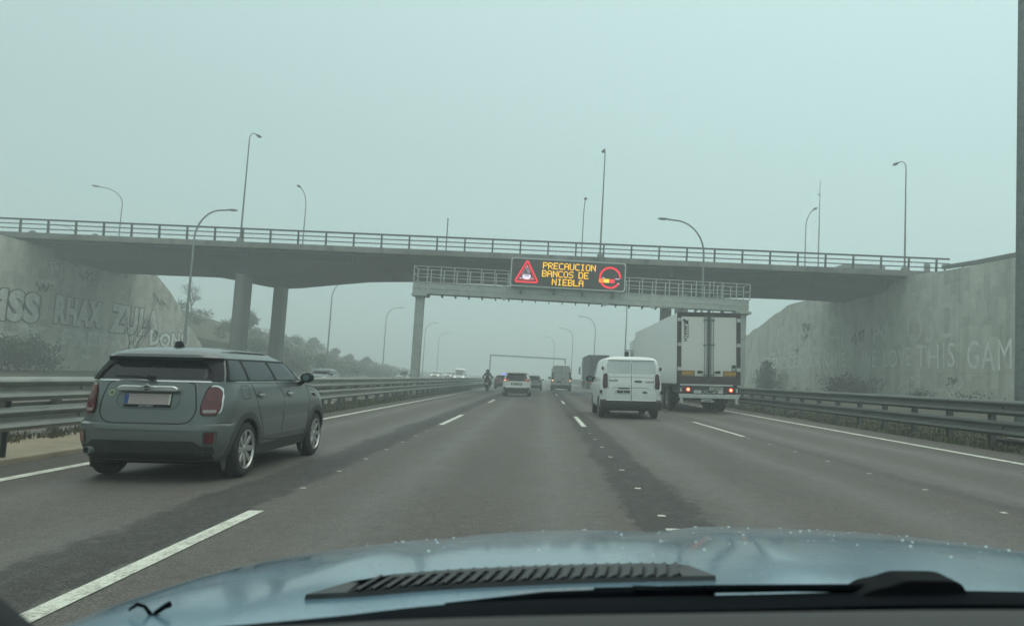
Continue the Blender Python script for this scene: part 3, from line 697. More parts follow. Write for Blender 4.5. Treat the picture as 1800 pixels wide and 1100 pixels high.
GL = {'A': ['01110', '10001', '10001', '11111', '10001', '10001', '10001'], 'B': ['11110', '10001', '10001', '11110', '10001', '10001', '11110'], 'C': ['01111', '10000', '10000', '10000', '10000', '10000', '01111'],
 'D': ['11110', '10001', '10001', '10001', '10001', '10001', '11110'], 'E': ['11111', '10000', '10000', '11110', '10000', '10000', '11111'], 'I': ['01110', '00100', '00100', '00100', '00100', '00100', '01110'],
 'L': ['10000', '10000', '10000', '10000', '10000', '10000', '11111'], 'N': ['10001', '11001', '10101', '10101', '10011', '10001', '10001'], 'O': ['01110', '10001', '10001', '10001', '10001', '10001', '01110'],
 'P': ['11110', '10001', '10001', '11110', '10000', '10000', '10000'], 'R': ['11110', '10001', '10001', '11110', '10100', '10010', '10001'], 'S': ['01111', '10000', '10000', '01110', '00001', '00001', '11110'], 'U': ['10001', '10001', '10001', '10001', '10001', '10001', '01110']}
def row(txt, x, z, p=.0455):
    for ch in txt:
        mb = MB()
        for j, r_ in enumerate(GL.get(ch, [])):
            for i, b in enumerate(r_):
                if b == '1': mb.box((x+i*p-.021, -.024, z-j*p-.021), (x+i*p+.021, -.013, z-j*p+.021))
        x += p*(5.75 if ch != ' ' else 4.6)
        if ch != ' ': mb.build('led_letter', L_am, sg, smooth=False)
row('PRECAUCION', .02, 6.82); row('BANCOS DE', 0.0, 6.43); row('NIEBLA', .50, 6.04)
def ribbon(mb, pts, w_, y=-.02):
    n = len(pts)
    for i in range(n-1):
        a = Vector((pts[i][0], 0, pts[i][1])); b = Vector((pts[i+1][0], 0, pts[i+1][1])); d = (b-a).normalized(); q = Vector((-d.z, 0, d.x))*w_/2
        a -= d*w_*.25; b += d*w_*.25
        vs = [a+q, b+q, b-q, a-q]; mb.add([(v.x, yy, v.z) for yy in (y, y+.006+i*.0001) for v in vs], [(0, 1, 2, 3), (0, 4, 5, 1), (1, 5, 6, 2), (2, 6, 7, 3), (3, 7, 4, 0)])
    return mb
tri = fillet([(-.76, 6.90), (-.20, 5.83), (-1.33, 5.83)], .13, 4); tri.append(tri[0])
ribbon(MB(), tri, .075).build('warning_triangle', L_rd, sg, smooth=False)
tri2 = fillet([(-.76, 6.72), (-.36, 5.94), (-1.17, 5.94)], .10, 4); tri2.append(tri2[0]); ribbon(MB(), tri2, .022).build('warning_triangle', L_rd, sg, smooth=False)
mb = MB(); rnd = random.Random(3)
for i in range(26):
    t = (i+.5)/26; z = 6.62-.40*t; x = -.76+rnd.uniform(-1, 1)*(.02+.22*t); mb.box((x-.012, -.024, z-.012), (x+.012, -.013, z+.012))
for q in (-.3, -.25, .24, .3): mb.box((-.76+q-.018, -.024, 5.99), (-.76+q+.018, -.013, 6.03))
mb.prism([(-.96, 6.0), (-.90, 6.0), (-.88, 5.96), (-.64, 5.96), (-.62, 6.0), (-.58, 6.0), (-.56, 6.14), (-.60, 6.20), (-.92, 6.20), (-.97, 6.14)], -.026, -.014); mb.build('car_pictogram', L_wh, sg, smooth=False)
MB().prism([(-.88, 6.125), (-.64, 6.125), (-.66, 6.165), (-.86, 6.165)], -.0285, -.0265).build('windscreen_pictogram', M_signf, sg, smooth=False)
C = (3.30, 6.26); rr = .49
ribbon(MB(), [(C[0]+rr*math.cos(R(q)), C[1]+rr*math.sin(R(q))) for q in range(2, 190, 8)], .085).build('led_ring', L_rd, sg, smooth=False)
ribbon(MB(), [(C[0]+rr*math.cos(R(q)), C[1]+rr*math.sin(R(q))) for q in range(212, 330, 8)], .085).build('led_ring', L_rd, sg, smooth=False)
z = 6.10
for (a, b, m_) in ((2.76, 3.0, L_or), (3.0, 3.26, L_ye), (3.26, 3.52, L_rd)): MB().box((a, -.03, z-.09), (b-.002, -.014, z+.09)).build('led_bar', m_, sg, smooth=False)
for (a, b, zz) in ((2.9, 3.03, 6.235), (3.55, 3.76, 6.215), (3.68, 3.76, 6.0)): MB().box((a, -.033, zz-.015), (b, -.02, zz+.015)).build('led_dash', L_wh, sg, smooth=False)
for o in (ga, sg): o.scale = (1.151,)*3; o.location.z = -.187; o.location.x *= 1.151
# far gantry
fg = thing('far_gantry', 'thin distant gantry frame in the fog beyond the queue of cars', 'gantry', (0, 165, 0))
for x in (-11.4, 4.95): MB().box((x-.14, -.14, -.5), (x+.14, .14, 5.4)).build('pillar', M_galvd, fg, smooth=False)
MB().box((-11.55, -.13, 5.4), (5.1, .13, 5.72)).build('beam', M_galvd, fg, smooth=False)
# ---------------------------------------------------------------- plants
def leaf_mat(name, c1, c2):
    g = NG(name); n = g.noise(1.6, 6); g.set(g.p.inputs['Base Color'], g.mix(g.rng(n, .35, .65), c1, c2)); g.p.inputs['Roughness'].default_value = .8; return g.m
M_leaf = leaf_mat('foliage_dark', (.045, .058, .042), (.08, .092, .062)); M_leaf2 = leaf_mat('foliage_olive', (.06, .066, .04), (.10, .10, .06)); M_leaf3 = leaf_mat('foliage_brown', (.075, .055, .05), (.12, .09, .075))
M_bark = mat('bark', (.065, .055, .045), .9, var=.3, scale=4, bump=.4); M_twig = mat('twigs', (.07, .06, .05), .9, var=.2)
M_grass = leaf_mat('grass_blades', (.06, .085, .03), (.13, .14, .06)); M_dry = leaf_mat('dry_grass', (.10, .095, .065), (.16, .145, .10))
def leaves(lobes, n, size, rnd, flat=.6):
    mb = MB()
    tot = sum(l[3]**2 for l in lobes)
    for (lx, ly, lz, lr) in lobes:
        for i in range(int(n*lr*lr/tot)):
            d = Vector((rnd.gauss(0, 1), rnd.gauss(0, 1), rnd.gauss(0, 1))).normalized(); r = lr*(rnd.random()**.35)*(1+.38*math.sin(d.x*6+lx*2+ly)*math.sin(d.z*7+d.y*5+ly))*(1.3 if rnd.random() < .06 else 1)
            p = Vector((lx, ly, lz))+Vector((d.x*r, d.y*r, d.z*r*.85))
            a = Vector((rnd.gauss(0, 1), rnd.gauss(0, 1), rnd.gauss(0, 1))).normalized(); b = a.cross(d).normalized() if abs(a.dot(d)) < .95 else Vector((0, 0, 1))
            s = size*rnd.uniform(.6, 1.4); mb.add([p-a*s, p+b*s*flat, p+a*s, p-b*s*flat], [(0, 1, 2, 3)])
    return mb
def bush(name, loc, lobes, n, size, m, label, cat='bush', group=None, seed=1, stems=3):
    rnd = random.Random(seed); t = thing(name, label, cat, loc, group=group); leaves(lobes, n, size, rnd).build('foliage', m, t, smooth=False)
    mb = MB()
    for i in range(stems):
        l = lobes[i % len(lobes)]; mb.tube([(rnd.uniform(-.2, .2), rnd.uniform(-.2, .2), -.3), (l[0]*.4, l[1]*.4, l[2]*.5), (l[0], l[1], l[2])], [.06, .04, .015], 6)
    mb.build('stem', M_bark, t); return t
def bare_tree(name, loc, h, label, seed, spread=.6, depth=5, trunk_h=.25, group=None, r0=None, up=.5, n0=5):
    rnd = random.Random(seed); t = thing(name, label, 'bare tree', loc, group=group); tr = MB(); tw = MB(); r0 = r0 or h*.022
    def grow(p, d, l, r, k):
        mid = p+d*l*.5+Vector((rnd.gauss(0, 1), rnd.gauss(0, 1), rnd.gauss(0, .5)))*l*.05; q = p+d*l
        (tr if k >= depth-1 else tw).tube([p, mid, q], [r, r*.82, r*.66], 5 if k < depth-1 else 8, cap=False)
        if k == 0: return
        for i in range(rnd.choice((2, 3, 3)) if k < depth else n0):
            nd = (d+Vector((rnd.gauss(0, 1), rnd.gauss(0, 1), rnd.gauss(0, .7)))*spread+Vector((0, 0, up*.25))).normalized()
            grow(mid.lerp(q, rnd.random()) if i and k < depth else q, nd, l*rnd.uniform(.6, .85), r*.6, k-1)
    grow(Vector((0, 0, -.4)), Vector((rnd.uniform(-.1, .1), 0, 1)).normalized(), h*trunk_h+.4, r0, depth)
    tr.build('trunk', M_bark, t); tw.build('crown', M_twig, t); return t
gq = lambda x, y: (x, y, ground(x, y))
bush('bush', (-36.0, 52.2, -.3), [(0, 0, 1.2, 1.4), (-.3, 1.4, 1.5, 1.3), (0, -1.5, 1.3, 1.5), (.2, 2.8, .7, .9), (.2, -4, 1.3, 1.4)], 5200, .10, M_leaf, 'large dark bush at the foot of the left graffiti wall', seed=2)
bare_tree('bare_tree', (-36.3, 66.5, -.4), 6.4, 'leafless tree in front of the bright end of the left wall', 11, .33, 5, .22, up=1.1, n0=4, r0=.08)
bare_tree('bare_tree', (-47.5, 101, 7.2), 5.6, 'leafless tree on the hillside behind the sloping end of the left wall', 4, .5, 6, .18, n0=5, r0=.11)
bare_tree('bare_shrub', (-18.6, 103, -.9), 5.2, 'low leafless shrub beside the left gantry pillar', 9, .6, 4, .12, n0=6, r0=.05)
i = 0
for (x, y, s, lab) in ((-48.8, 160, 1.0, 'round tree on the foggy hillside, the leftmost and largest of the row'), (-44.3, 161, .85, 'round tree on the foggy hillside, second from the left'), (-41.4, 162, .75, 'round tree on the foggy hillside, third from the left'), (-38.6, 166, .95, 'broad faint tree on the foggy hillside, rightmost of the row'), (-44.5, 112, 1.5, 'dark tree half hidden behind the left bridge piers')):
    i += 1; z = ground(x, y); bush('hillside_tree', (x, y, z), [(0, 0, 1.6*s, s*.85), (.7*s, 0, 1.3*s, .6*s), (-.7*s, .2, 1.2*s, .65*s), (0, 0, .8*s, .8*s)], 2400, .13*s**.5, M_leaf, lab, 'tree', 'trees on the foggy hillside', 20+i)
for k, (x, y, s, lab) in enumerate(((-31.5, 92, 1.3, 'low dark scrub at the foot of the hillside between the left piers'), (-33.0, 104, 1.8, 'bushy scrub on the hillside above the silver car'), (-31.5, 118, 1.7, 'low scrub on the hillside between the two left lamp posts'), (-35.5, 96, 1.7, 'brownish scrub beyond the end of the left wall'), (-30.5, 138, 1.6, 'faint low scrub left of the gantry pillar'))):
    bush('hillside_scrub', gq(x, y), [(0, 0, .6*s, s), (1.2*s, 1, .5*s, .8*s), (-1.3*s, 0, .7*s, .9*s), (0, -2, .4*s, .7*s)], 2200, .14, (M_leaf2, M_leaf)[k % 2], lab, 'scrub', 'scrub on the left hillside', 40+k)
rnd = random.Random(77); lob = []
for i in range(150):
    y = 88+rnd.random()**1.2*110; x = -31-rnd.random()**1.3*26; s = rnd.uniform(.5, 1.3); lob.append((x, y, ground(x, y)+s*.35, s))
struct(leaves(lob, 15000, .16, rnd).build('hillside_brush', M_leaf2, smooth=False), 'stuff')
bush('bush', (24.8, 61.5, .8), [(0, 0, 1.0, 1.3), (.2, 1.9, .9, 1.1), (0, -2, .8, 1.1)], 3000, .10, M_leaf3, 'dark reddish bush at the foot of the right wall, under the bridge', seed=61)
bush('bush', (25.0, 84, .9), [(0, 0, 2.2, 1.1), (.1, .8, 1.2, 1.2), (-.2, -.9, 1.0, 1.1), (0, 0, 3.2, .6)], 2600, .12, M_leaf, 'tall dark bush at the foot of the right wall just beyond the lorry', seed=62)
bush('bush', (25.4, 50.5, .5), [(0, 0, .7, .9), (.1, 1.6, .4, .7)], 700, .09, M_leaf, 'low bush at the foot of the right wall below the word THIS', seed=63)
bush('bush', (25.3, 44, .5), [(0, 0, .5, .9), (0, 1.5, .7, .8), (.2, -1.6, .4, .7)], 800, .08, M_leaf2, 'sparse bush at the foot of the right wall below the word GAME', seed=64)
def tufts(name, n, area, hgt, m, zf, seed, dens=7):
    rnd = random.Random(seed); mb = MB()
    for i in range(n):
        x, y = area(rnd); z = zf(x, y); hh = hgt*rnd.uniform(.5, 1.3)
        for k in range(dens):
            a = rnd.uniform(0, 6.28); l = rnd.uniform(.2, .6)*hh; px, py = x+rnd.gauss(0, .07), y+rnd.gauss(0, .07); w_ = .008+.01*rnd.random()
            ca, sa = math.cos(a), math.sin(a); top = (px+ca*l, py+sa*l, z+hh*rnd.uniform(.6, 1)); md = (px+ca*l*.35, py+sa*l*.35, z+hh*.55)
            mb.add([(px-sa*w_, py+ca*w_, z-.03), (px+sa*w_, py-ca*w_, z-.03), (md[0]+sa*w_, md[1]-ca*w_, md[2]), (md[0]-sa*w_, md[1]+ca*w_, md[2]), top], [(0, 1, 2, 3), (3, 2, 4)])
    return struct(mb.build(name, m, smooth=False), 'stuff')
tufts('median_grass', 2600, lambda r: (r.uniform(-7.95, -6.75), 14.5+r.random()**1.5*60), .20, M_grass, lambda x, y: S*x-.05, 1)
tufts('median_dry_grass', 700, lambda r: (r.uniform(-7.95, -6.75), 14.3+r.random()**1.5*60), .26, M_dry, lambda x, y: S*x-.05, 2)
tufts('verge_grass', 2200, lambda r: (9.25+abs(r.gauss(0, 1.8)), 9+r.random()**1.6*60), .13, M_grass, lambda x, y: ground(x, y), 3)
tufts('verge_dry_grass', 1900, lambda r: (9.15+abs(r.gauss(0, 1.6)), 9+r.random()**1.5*60), .13, M_dry, lambda x, y: ground(x, y), 4)
tufts('kerb_weeds', 110, lambda r: (r.uniform(-8.12, -7.75), r.uniform(7, 14)), .14, M_dry, lambda x, y: -.15, 6)
# ---------------------------------------------------------------- haze
M_haze = bpy.data.materials.new('haze'); M_haze.use_nodes = True; t = M_haze.node_tree; t.nodes.clear()
o_ = t.nodes.new('ShaderNodeOutputMaterial'); v_ = t.nodes.new('ShaderNodeVolumePrincipled')
v_.inputs['Color'].default_value = (.93, 1, .99, 1); v_.inputs['Density'].default_value = .0047; v_.inputs['Anisotropy'].default_value = .1
t.links.new(v_.outputs[0], o_.inputs['Volume'])
hz = MB().box((-950, -65, -4), (950, 1550, 26)).build('haze', M_haze, smooth=False); struct(hz, 'stuff')
# ---------------------------------------------------------------- vehicles
def place(t, x, y, yaw=0, z=0):
    t.location = (x, y, bank(x, y)+z); t.rotation_euler = (0, TILT, yaw)
def seam(name, pts, mapf, par, w_=.008, off=.0018, m=None):
    polys = []
    for a, b in zip(pts, pts[1:]):
        d = Vector((b[0]-a[0], b[1]-a[1])); 
        if d.length < 1e-5: continue
        d.normalize(); q = Vector((-d.y, d.x))*w_/2; e_ = d*w_*.3
        A = Vector(a)-e_; B = Vector(b)+e_; polys.append([tuple(A+q), tuple(B+q), tuple(B-q), tuple(A-q)])
    return patch(name, polys, mapf, m or M_black, par, off, .004, .15)
def wheel(par, x, y, r, w_, style='alloy', spokes=7, rimr=.66, m=None):
    sgn = 1 if x > 0 else -1
    prof = [(-w_/2+.01, r*rimr), (-w_/2, r*.78), (-w_/2+.012, r*.92), (-w_/2+.035, r*.985), (-w_/2+.06, r)]
    prof += [(-w_*.16, r), (-w_*.155, r*.975), (-w_*.13, r*.975), (-w_*.125, r), (w_*.125, r), (w_*.13, r*.975), (w_*.155, r*.975), (w_*.16, r)]
    prof += [(-a, b) for a, b in reversed(prof[:5])]
    o = MB().lathe(prof+[(w_/2-.03, r*rimr-.005), (-w_/2+.03, r*rimr-.005)], (0, 0, 0), 'x', 36, closed=True).build('wheel', M_rubber, par); o.location = (x, y, r)
    mb = MB(); f = sgn*(w_/2-.012); R0 = r*rimr
    mb.lathe([(f+sgn*.012, R0*1.02), (f+sgn*.014, R0*.97), (f-sgn*.01, R0*.92), (f-sgn*.09, R0*.88), (f-sgn*.10, 0.01)], (0, 0, 0), 'x', 32)
    rim = mb.build('rim', m or M_alloy, o)
    if style == 'alloy':
        rim.data.materials.append(M_black)
        for p in rim.data.polygons:
            if abs(p.center.x-(f-sgn*.095)) < .012 or abs(p.center.x-(f-sgn*.05)) < .02: p.material_index = 1
        mb = MB()
        for k in range(spokes):
            M4 = Matrix.Rotation(2*math.pi*k/spokes, 4, 'X'); bl_ = [(-.016, R0*.12), (-.034, R0*.5), (-.030, R0*.78), (-.018, R0*.95), (.018, R0*.95), (.030, R0*.78), (.034, R0*.5), (.016, R0*.12)]
            vs = [M4 @ Vector((f-sgn*(.004+.02*(1-v/R0))+sgn*.006, u, v)) for u, v in bl_]+[M4 @ Vector((f-sgn*.055, u*1.1, v)) for u, v in bl_]
            mb.add(vs, [tuple(range(8)), tuple(8+i for i in reversed(range(8)))]+[(i, i+8, (i+1) % 8+8, (i+1) % 8) for i in range(8)])
        mb.build('spokes', m or M_alloy, o, bevel=.004)
        MB().lathe([(f-sgn*.06, .06), (f-sgn*.008, .052), (f-sgn*.002, .035), (f, .001)], (0, 0, 0), 'x', 16).build('hub_cap', m or M_alloy, o)
    return o
def plate_obj(name, body, side, cx_, z0, w_, h_, par, m, off=.012, txt=None, tm=None):
    mp = body.mapper(side); o = patch(name, rect(cx_-w_/2, z0, cx_+w_/2, z0+h_, .008), mp, m, par, off, .014, .2)
    if txt: text_obj('plate_characters', txt, mp, tm or M_black, o, h_*.78, (cx_+.02, z0+h_/2), off+.002, .008, .92 if len(txt) > 7 else 1)
    return o
def mirror(par, x, y, z, m, s=1.):
    sg_ = 1 if x > 0 else -1
    mb = MB(); st = [(-.085, .055, .045), (-.07, .095, .07), (0, .105, .078), (.06, .085, .06), (.10, .03, .025)]; vs = []
    for yy, rx, rz in st:
        for k in range(14):
            q = 2*math.pi*k/14; vs.append((x+rx*s*math.cos(q), y+yy*s, z+rz*s*math.sin(q)))
    mb.add(vs, [(j*14+k, j*14+(k+1) % 14, (j+1)*14+(k+1) % 14, (j+1)*14+k) for j in range(4) for k in range(14)]+[tuple(range(14)), tuple(56+k for k in range(14))])
    mb.tube([(x-sg_*.03, y+.02, z-.03*s), (x-sg_*.14*s, y+.05, z-.10*s)], [.03, .035], 8)
    o = mb.build('mirror', m, par)
    MB().lathe([(-.087*s, .001), (-.0865*s, .05*s)], (x, y, z), 'y', 16).build('mirror_glass', M_glassb, o); return o
# ---- the grey estate-like hatchback on the left
P_mini = paint_mat('grey_car_paint', (.114, .130, .125), .28, .6, .25, .15, .75, .15)
P_clad = mat('arch_cladding', (.050, .058, .055), .55, var=.15, scale=10)
def mini():
    t = thing('hatchback', 'grey five door hatchback with chunky red tail lights in the left lane, nearest car', 'car')
    B = Body([(.24, .80, -1.96, 1.95, .25, .35), (.32, .85, -2.07, 2.06, .28, .45), (.45, .885, -2.125, 2.12, .30, .5), (.60, .90, -2.14, 2.14, .32, .52), (.655, .90, -2.13, 2.14, .32, .52), (.675, .897, -2.085, 2.13, .34, .54),
              (.80, .905, -2.065, 2.12, .36, .58), (.93, .895, -2.045, 2.04, .36, .6), (1.03, .872, -2.02, 1.86, .35, .55), (1.09, .858, -2.0, 1.62, .33, .5), (1.135, .842, -1.985, 1.12, .3, .42), (1.165, .835, -1.97, .96, .28, .38),
              (1.25, .80, -1.90, .78, .24, .32), (1.33, .76, -1.83, .60, .20, .27), (1.41, .715, -1.765, .43, .18, .24), (1.428, .705, -1.79, .40, .17, .24), (1.436, .70, -1.88, .38, .20, .22), (1.468, .67, -1.87, .26, .22, .22),
              (1.51, .62, -1.78, .08, .26, .22), (1.55, .50, -1.62, -.12, .28, .22), (1.572, .34, -1.3, -.4, .25, .2), (1.58, .16, -1.0, -.65, .15, .12)], .05, .035)
    RA, FA, RR = -1.36, 1.31, .345
    B.shell('body', [P_mini, M_black], t, ((RA, .335, .375), (FA, .335, .375)))
    mR, mL, mB, mF = [B.mapper(k) for k in 'RLBF']
    MB().box((-.72, -1.85, .19), (.72, 1.9, .44)).build('underbody', M_black, t, bevel=.05)
    for ax in (RA, FA): MB().box((-.70, ax-.38, .33), (.70, ax+.38, .74)).build('arch_liner', M_black, t)
    for ax in (RA, FA):
        for sx_ in (1, -1): wheel(t, sx_*.785, ax, .335, .215, 'alloy', 8, .70)
    for sgn, mp in ((1, mR), (-1, mL)):
        for ax, nm in ((RA, 'rear'), (FA, 'front')):
            a0, a1 = (-28, 208); pts = [(ax+.378*math.cos(R(q)), .335+.378*math.sin(R(q))) for q in range(a0, a1+1, 8)]
            po = [(ax+.448*math.cos(R(q)), .335+.452*math.sin(R(q))) for q in range(a1, a0-1, -8)]
            quads = [[pts[i], pts[i+1], po[len(po)-2-i], po[len(po)-1-i]] for i in range(len(pts)-1)]
            patch('wheel_arch_trim', quads, mp, P_clad, t, .016, .022, .3)
        patch('sill', rect(RA+.42, .235, FA-.42, .36, .02), mp, P_clad, t, .012, .02, .2)
        # glass house
        patch('pillar_trim', fillet([(-1.93, 1.165), (-1.84, 1.165), (-1.66, 1.432), (-1.76, 1.432)], .01), mp, M_black, t, .0035, .01, .05)
        patch('window_surround', fillet([(-1.80, 1.162), (.86, 1.162), (.50, 1.40), (.44, 1.432), (-1.62, 1.432)], [.03, .02, .05, .03, .06]), mp, M_black, t, .003, .01, .09)
        patch('side_window', fillet([(-1.76, 1.178), (-1.29, 1.178), (-1.31, 1.415), (-1.60, 1.415)], .03), mp, M_glass, t, .006, .008, .1)
        patch('side_window', fillet([(-1.21, 1.178), (-.40, 1.178), (-.50, 1.412), (-1.235, 1.412)], .03), mp, M_glass, t, .006, .008, .1)
        patch('side_window', fillet([(-.31, 1.178), (.79, 1.178), (.52, 1.36), (.45, 1.408), (-.41, 1.410)], .03), mp, M_glass, t, .006, .008, .1)
        patch('chrome_strip', rect(-1.62, 1.146, .92, 1.163, .004), mp, M_chrome, t, .008, .01, .2)
        # door seams
        seam('door_seam', fillet([(-1.20, 1.145), (-1.12, 1.02), (-1.06, .86), (-.92, .66), (-.84, .50), (-.80, .37)], .06)+[(-.22, .37), (-.18, .6), (-.14, .95), (-.32, 1.145)], mp, t, .012)
        seam('door_seam', [(-.19, .37), (.86, .37), (.90, .55)]+fillet([(.90, .55), (.93, .95), (.88, 1.14)], .08), mp, t, .012)
        patch('door_moulding', rect(-.68, .455, .84, .475, .01), mp, P_mini, t, .012, .015, .2)
        for hy in (-.97, .06):
            patch('handle_recess', ellipse(hy, .985, .085, .05), mp, mat('recess_shade', (.05, .06, .058), .4), t, .0025, .004, .1)
            mb = bmesh.new(); h = patch('door_handle', rect(hy-.10, .983, hy+.085, 1.008, .012), mp, M_chrome, t, .035, .012, .1)
        seam('panel_seam', [(-1.97, .68), (-1.78, .68)], mp, t, .006)
        mirror(t, sgn*.985, .52, 1.215, M_black, .95)
    seam('fuel_flap', rect(-1.52, .95, -1.28, 1.11, .05)+[(-1.52, 1.0)], mR, t, .007)
    patch('side_scuttle', fillet([(1.02, .93), (1.28, .90), (1.25, .99), (1.02, 1.0)], .02), mR, M_chrome, t, .006, .008, .1)
    patch('side_scuttle', fillet([(1.05, .942), (1.24, .918), (1.22, .975), (1.05, .985)], .02), mR, M_black, t, .009, .008, .1)
    seam('bonnet_seam', [(.98, 1.10), (1.3, 1.06), (1.7, .98)], mR, t, .008)
    # rear
    patch('rear_window', fillet([(-.62, 1.178), (.62, 1.178), (.52, 1.405), (-.52, 1.405)], [.04, .04, .06, .06]), mB, M_glass, t, .006, .01, .06)
    for sg_ in (1, -1):
        patch('pillar_trim', fillet([(sg_*.56, 1.172), (sg_*.80, 1.172), (sg_*.69, 1.42), (sg_*.46, 1.42)], .01), mB, M_black, t, .004, .008, .05)
    patch('chrome_strip', rect(-.79, 1.146, .79, 1.162), mB, M_chrome, t, .008, .01, .05)
    seam('tailgate_seam', fillet([(.50, 1.14), (.545, .95), (.56, .80), (.50, .70), (.42, .672), (-.42, .672), (-.50, .70), (-.56, .80), (-.545, .95), (-.50, 1.14)], .06), mB, t, .012)
    seam('panel_seam', [(.63, 1.17), (.66, 1.02)], mB, t, .008)
    hd = MB(); hd.prism(fillet([(-.35, 1.035), (.35, 1.035), (.35, 1.075), (.30, 1.10), (-.30, 1.10), (-.35, 1.075)], .02), -2.085, -2.0).build('tailgate_handle', M_chrome, t, bevel=.012)
    # winged badge
    mb = MB(); wing = [(-.11, .0), (-.05, -.012), (-.04, -.03), (.04, -.03), (.05, -.012), (.11, .0), (.105, .012), (.04, .022), (0, .045), (-.04, .022), (-.105, .012)]
    mb.prism([(a, 1.075+b) for a, b in wing], -2.095, -2.08); mb.build('badge', M_chrome, t, bevel=.003)
    MB().prism(ellipse(0, 1.072, .034, .024, 20), -2.101, -2.09).build('badge', M_black, t); MB().prism(rect(-.026, 1.066, .026, 1.077), -2.1035, -2.1).build('badge', M_chrome, t)
    patch('badge', ellipse(-.44, 1.01, .038, .036), mB, mat('green_badge', (.30, .36, .20), .4), t, .006, .008, .1)
    seam('badge_mark', [(-.455, 1.025), (-.425, 1.025), (-.425, .998), (-.45, .998), (-.455, 1.012), (-.43, 1.012)], mB, t, .006, .008, M_black)
    seam('plate_recess', fillet([(-.35, 1.03), (-.37, .90), (-.30, .835), (.30, .835), (.37, .90), (.35, 1.03)], .05), mB, t, .006, .002, mat('recess_line', (.06, .072, .068), .5))
    pl = plate_obj('number_plate', B, 'B', 0, .885, .53, .122, t, M_plate, .02)
    patch('plate_band', rect(-.265, .888, -.22, 1.004), mB, M_plateb, pl, .0215, .004, .2); patch('plate_blank', rect(-.215, .886, .245, 1.006), mB, M_blank, pl, .023, .004, .2)
    text_obj('dealer_strip', 'AUTO SPORT', mB, M_plate, pl, .028, (0, .868), .03); patch('plate_frame', rect(-.27, .855, .27, 1.012, .008), mB, M_black, pl, .016, .01, .2)
    for s_ in (1, -1):
        f = lambda pts: [(s_*a, b) for a, b in pts]
        patch('light_surround', fillet(f([(.61, .765), (.80, .765), (.815, .86), (.80, 1.06), (.74, 1.115), (.66, 1.115), (.625, 1.05), (.595, .85)]), .06), mB, M_black, t, .004, .01, .04)
        patch('light_bezel', fillet(f([(.64, .785), (.79, .785), (.80, .87), (.79, 1.06), (.74, 1.115), (.68, 1.12), (.65, 1.05), (.625, .85)]), .06), mB, M_chrome, t, .010, .012, .04)
        tl = patch('tail_light', fillet(f([(.625, .775), (.775, .775), (.79, .87), (.775, 1.05), (.73, 1.10), (.675, 1.10), (.64, 1.04), (.612, .86)]), .06), mB, M_red, t, .022, .02, .04)
        ring = [(s_*.702+s_*.052*math.cos(R(q)), .965+.052*math.sin(R(q))) for q in range(0, 361, 20)]
        seam('lens_ring', ring, mB, tl, .008, .024, M_redd)
        patch('reverse_lens', fillet(f([(.64, .80), (.755, .80), (.76, .835), (.635, .835)]), .01), mB, mat('clear_lens', (.30, .26, .25), .2, coat=.5), tl, .025, .01, .1)
        patch('rear_fog_light', fillet(f([(.69, .455), (.765, .455), (.775, .575), (.695, .575)]), .012), mB, M_red, t, .012, .02, .1)
        patch('fog_surround', fillet(f([(.67, .44), (.79, .44), (.80, .59), (.675, .59)]), .02), mB, P_clad, t, .006, .02, .1)
    patch('rear_bumper_trim', fillet([(-.76, .33), (.76, .33), (.76, .42), (.66, .42), (.58, .48), (-.58, .48), (-.66, .42), (-.76, .42)], .02), mB, M_trim, t, .010, .02, .06)
    patch('rear_diffuser', fillet([(-.72, .25), (.72, .25), (.74, .34), (-.74, .34)], .02), mB, M_black, t, .012, .03, .06)
    seam('bumper_crease', [(-.80, .60), (-.4, .592), (.4, .592), (.80, .60)], mB, t, .006, .002, P_clad)
    MB().lathe([(-.10, .034), (-.10, .042), (.1, .042), (.1, .03), (-.02, .03), (-.02, .001)], (-.60, -2.07, .36), 'y', 20).build('exhaust', M_lamp, t)
    # wiper and aerial
    MB().tube([(-.02, -2.03, 1.185), (-.12, -2.03, 1.20), (-.42, -2.0, 1.20)], [.016, .014, .008], 8).cyl((0, -1.95, 1.185), (0, -2.05, 1.185), .03).build('rear_wiper', M_black, t)
    MB().prism([(-1.50, 1.555), (-1.30, 1.57), (-1.34, 1.62), (-1.40, 1.645), (-1.46, 1.635)], -.022, .022, 'yz').build('aerial', M_black, t, bevel=.008)
    for s_ in (-1, 1): MB().tube([(s_*.60, -1.55, 1.505), (s_*.60, -1.2, 1.53), (s_*.60, -.3, 1.53), (s_*.60, .0, 1.495)], .012, 8).build('roof_rail', P_mini, t)
    seam('roof_seam', [(-1.8, 1.43), (-.5, 1.436), (.35, 1.43)], mR, t, .006)
    patch('windscreen', fillet([(-.70, 1.19), (.70, 1.19), (.60, 1.41), (-.60, 1.41)], .05), mF, M_glass, t, .004, .01, .06)
    for s_ in (-1, 1): patch('headlight', ellipse(s_*.62, .80, .12, .13), mF, M_plate, t, .01, .02, .05)
    return t
mn = mini(); mn.scale = (.96, .96, .96); place(mn, -4.255, 10.34, R(-1))

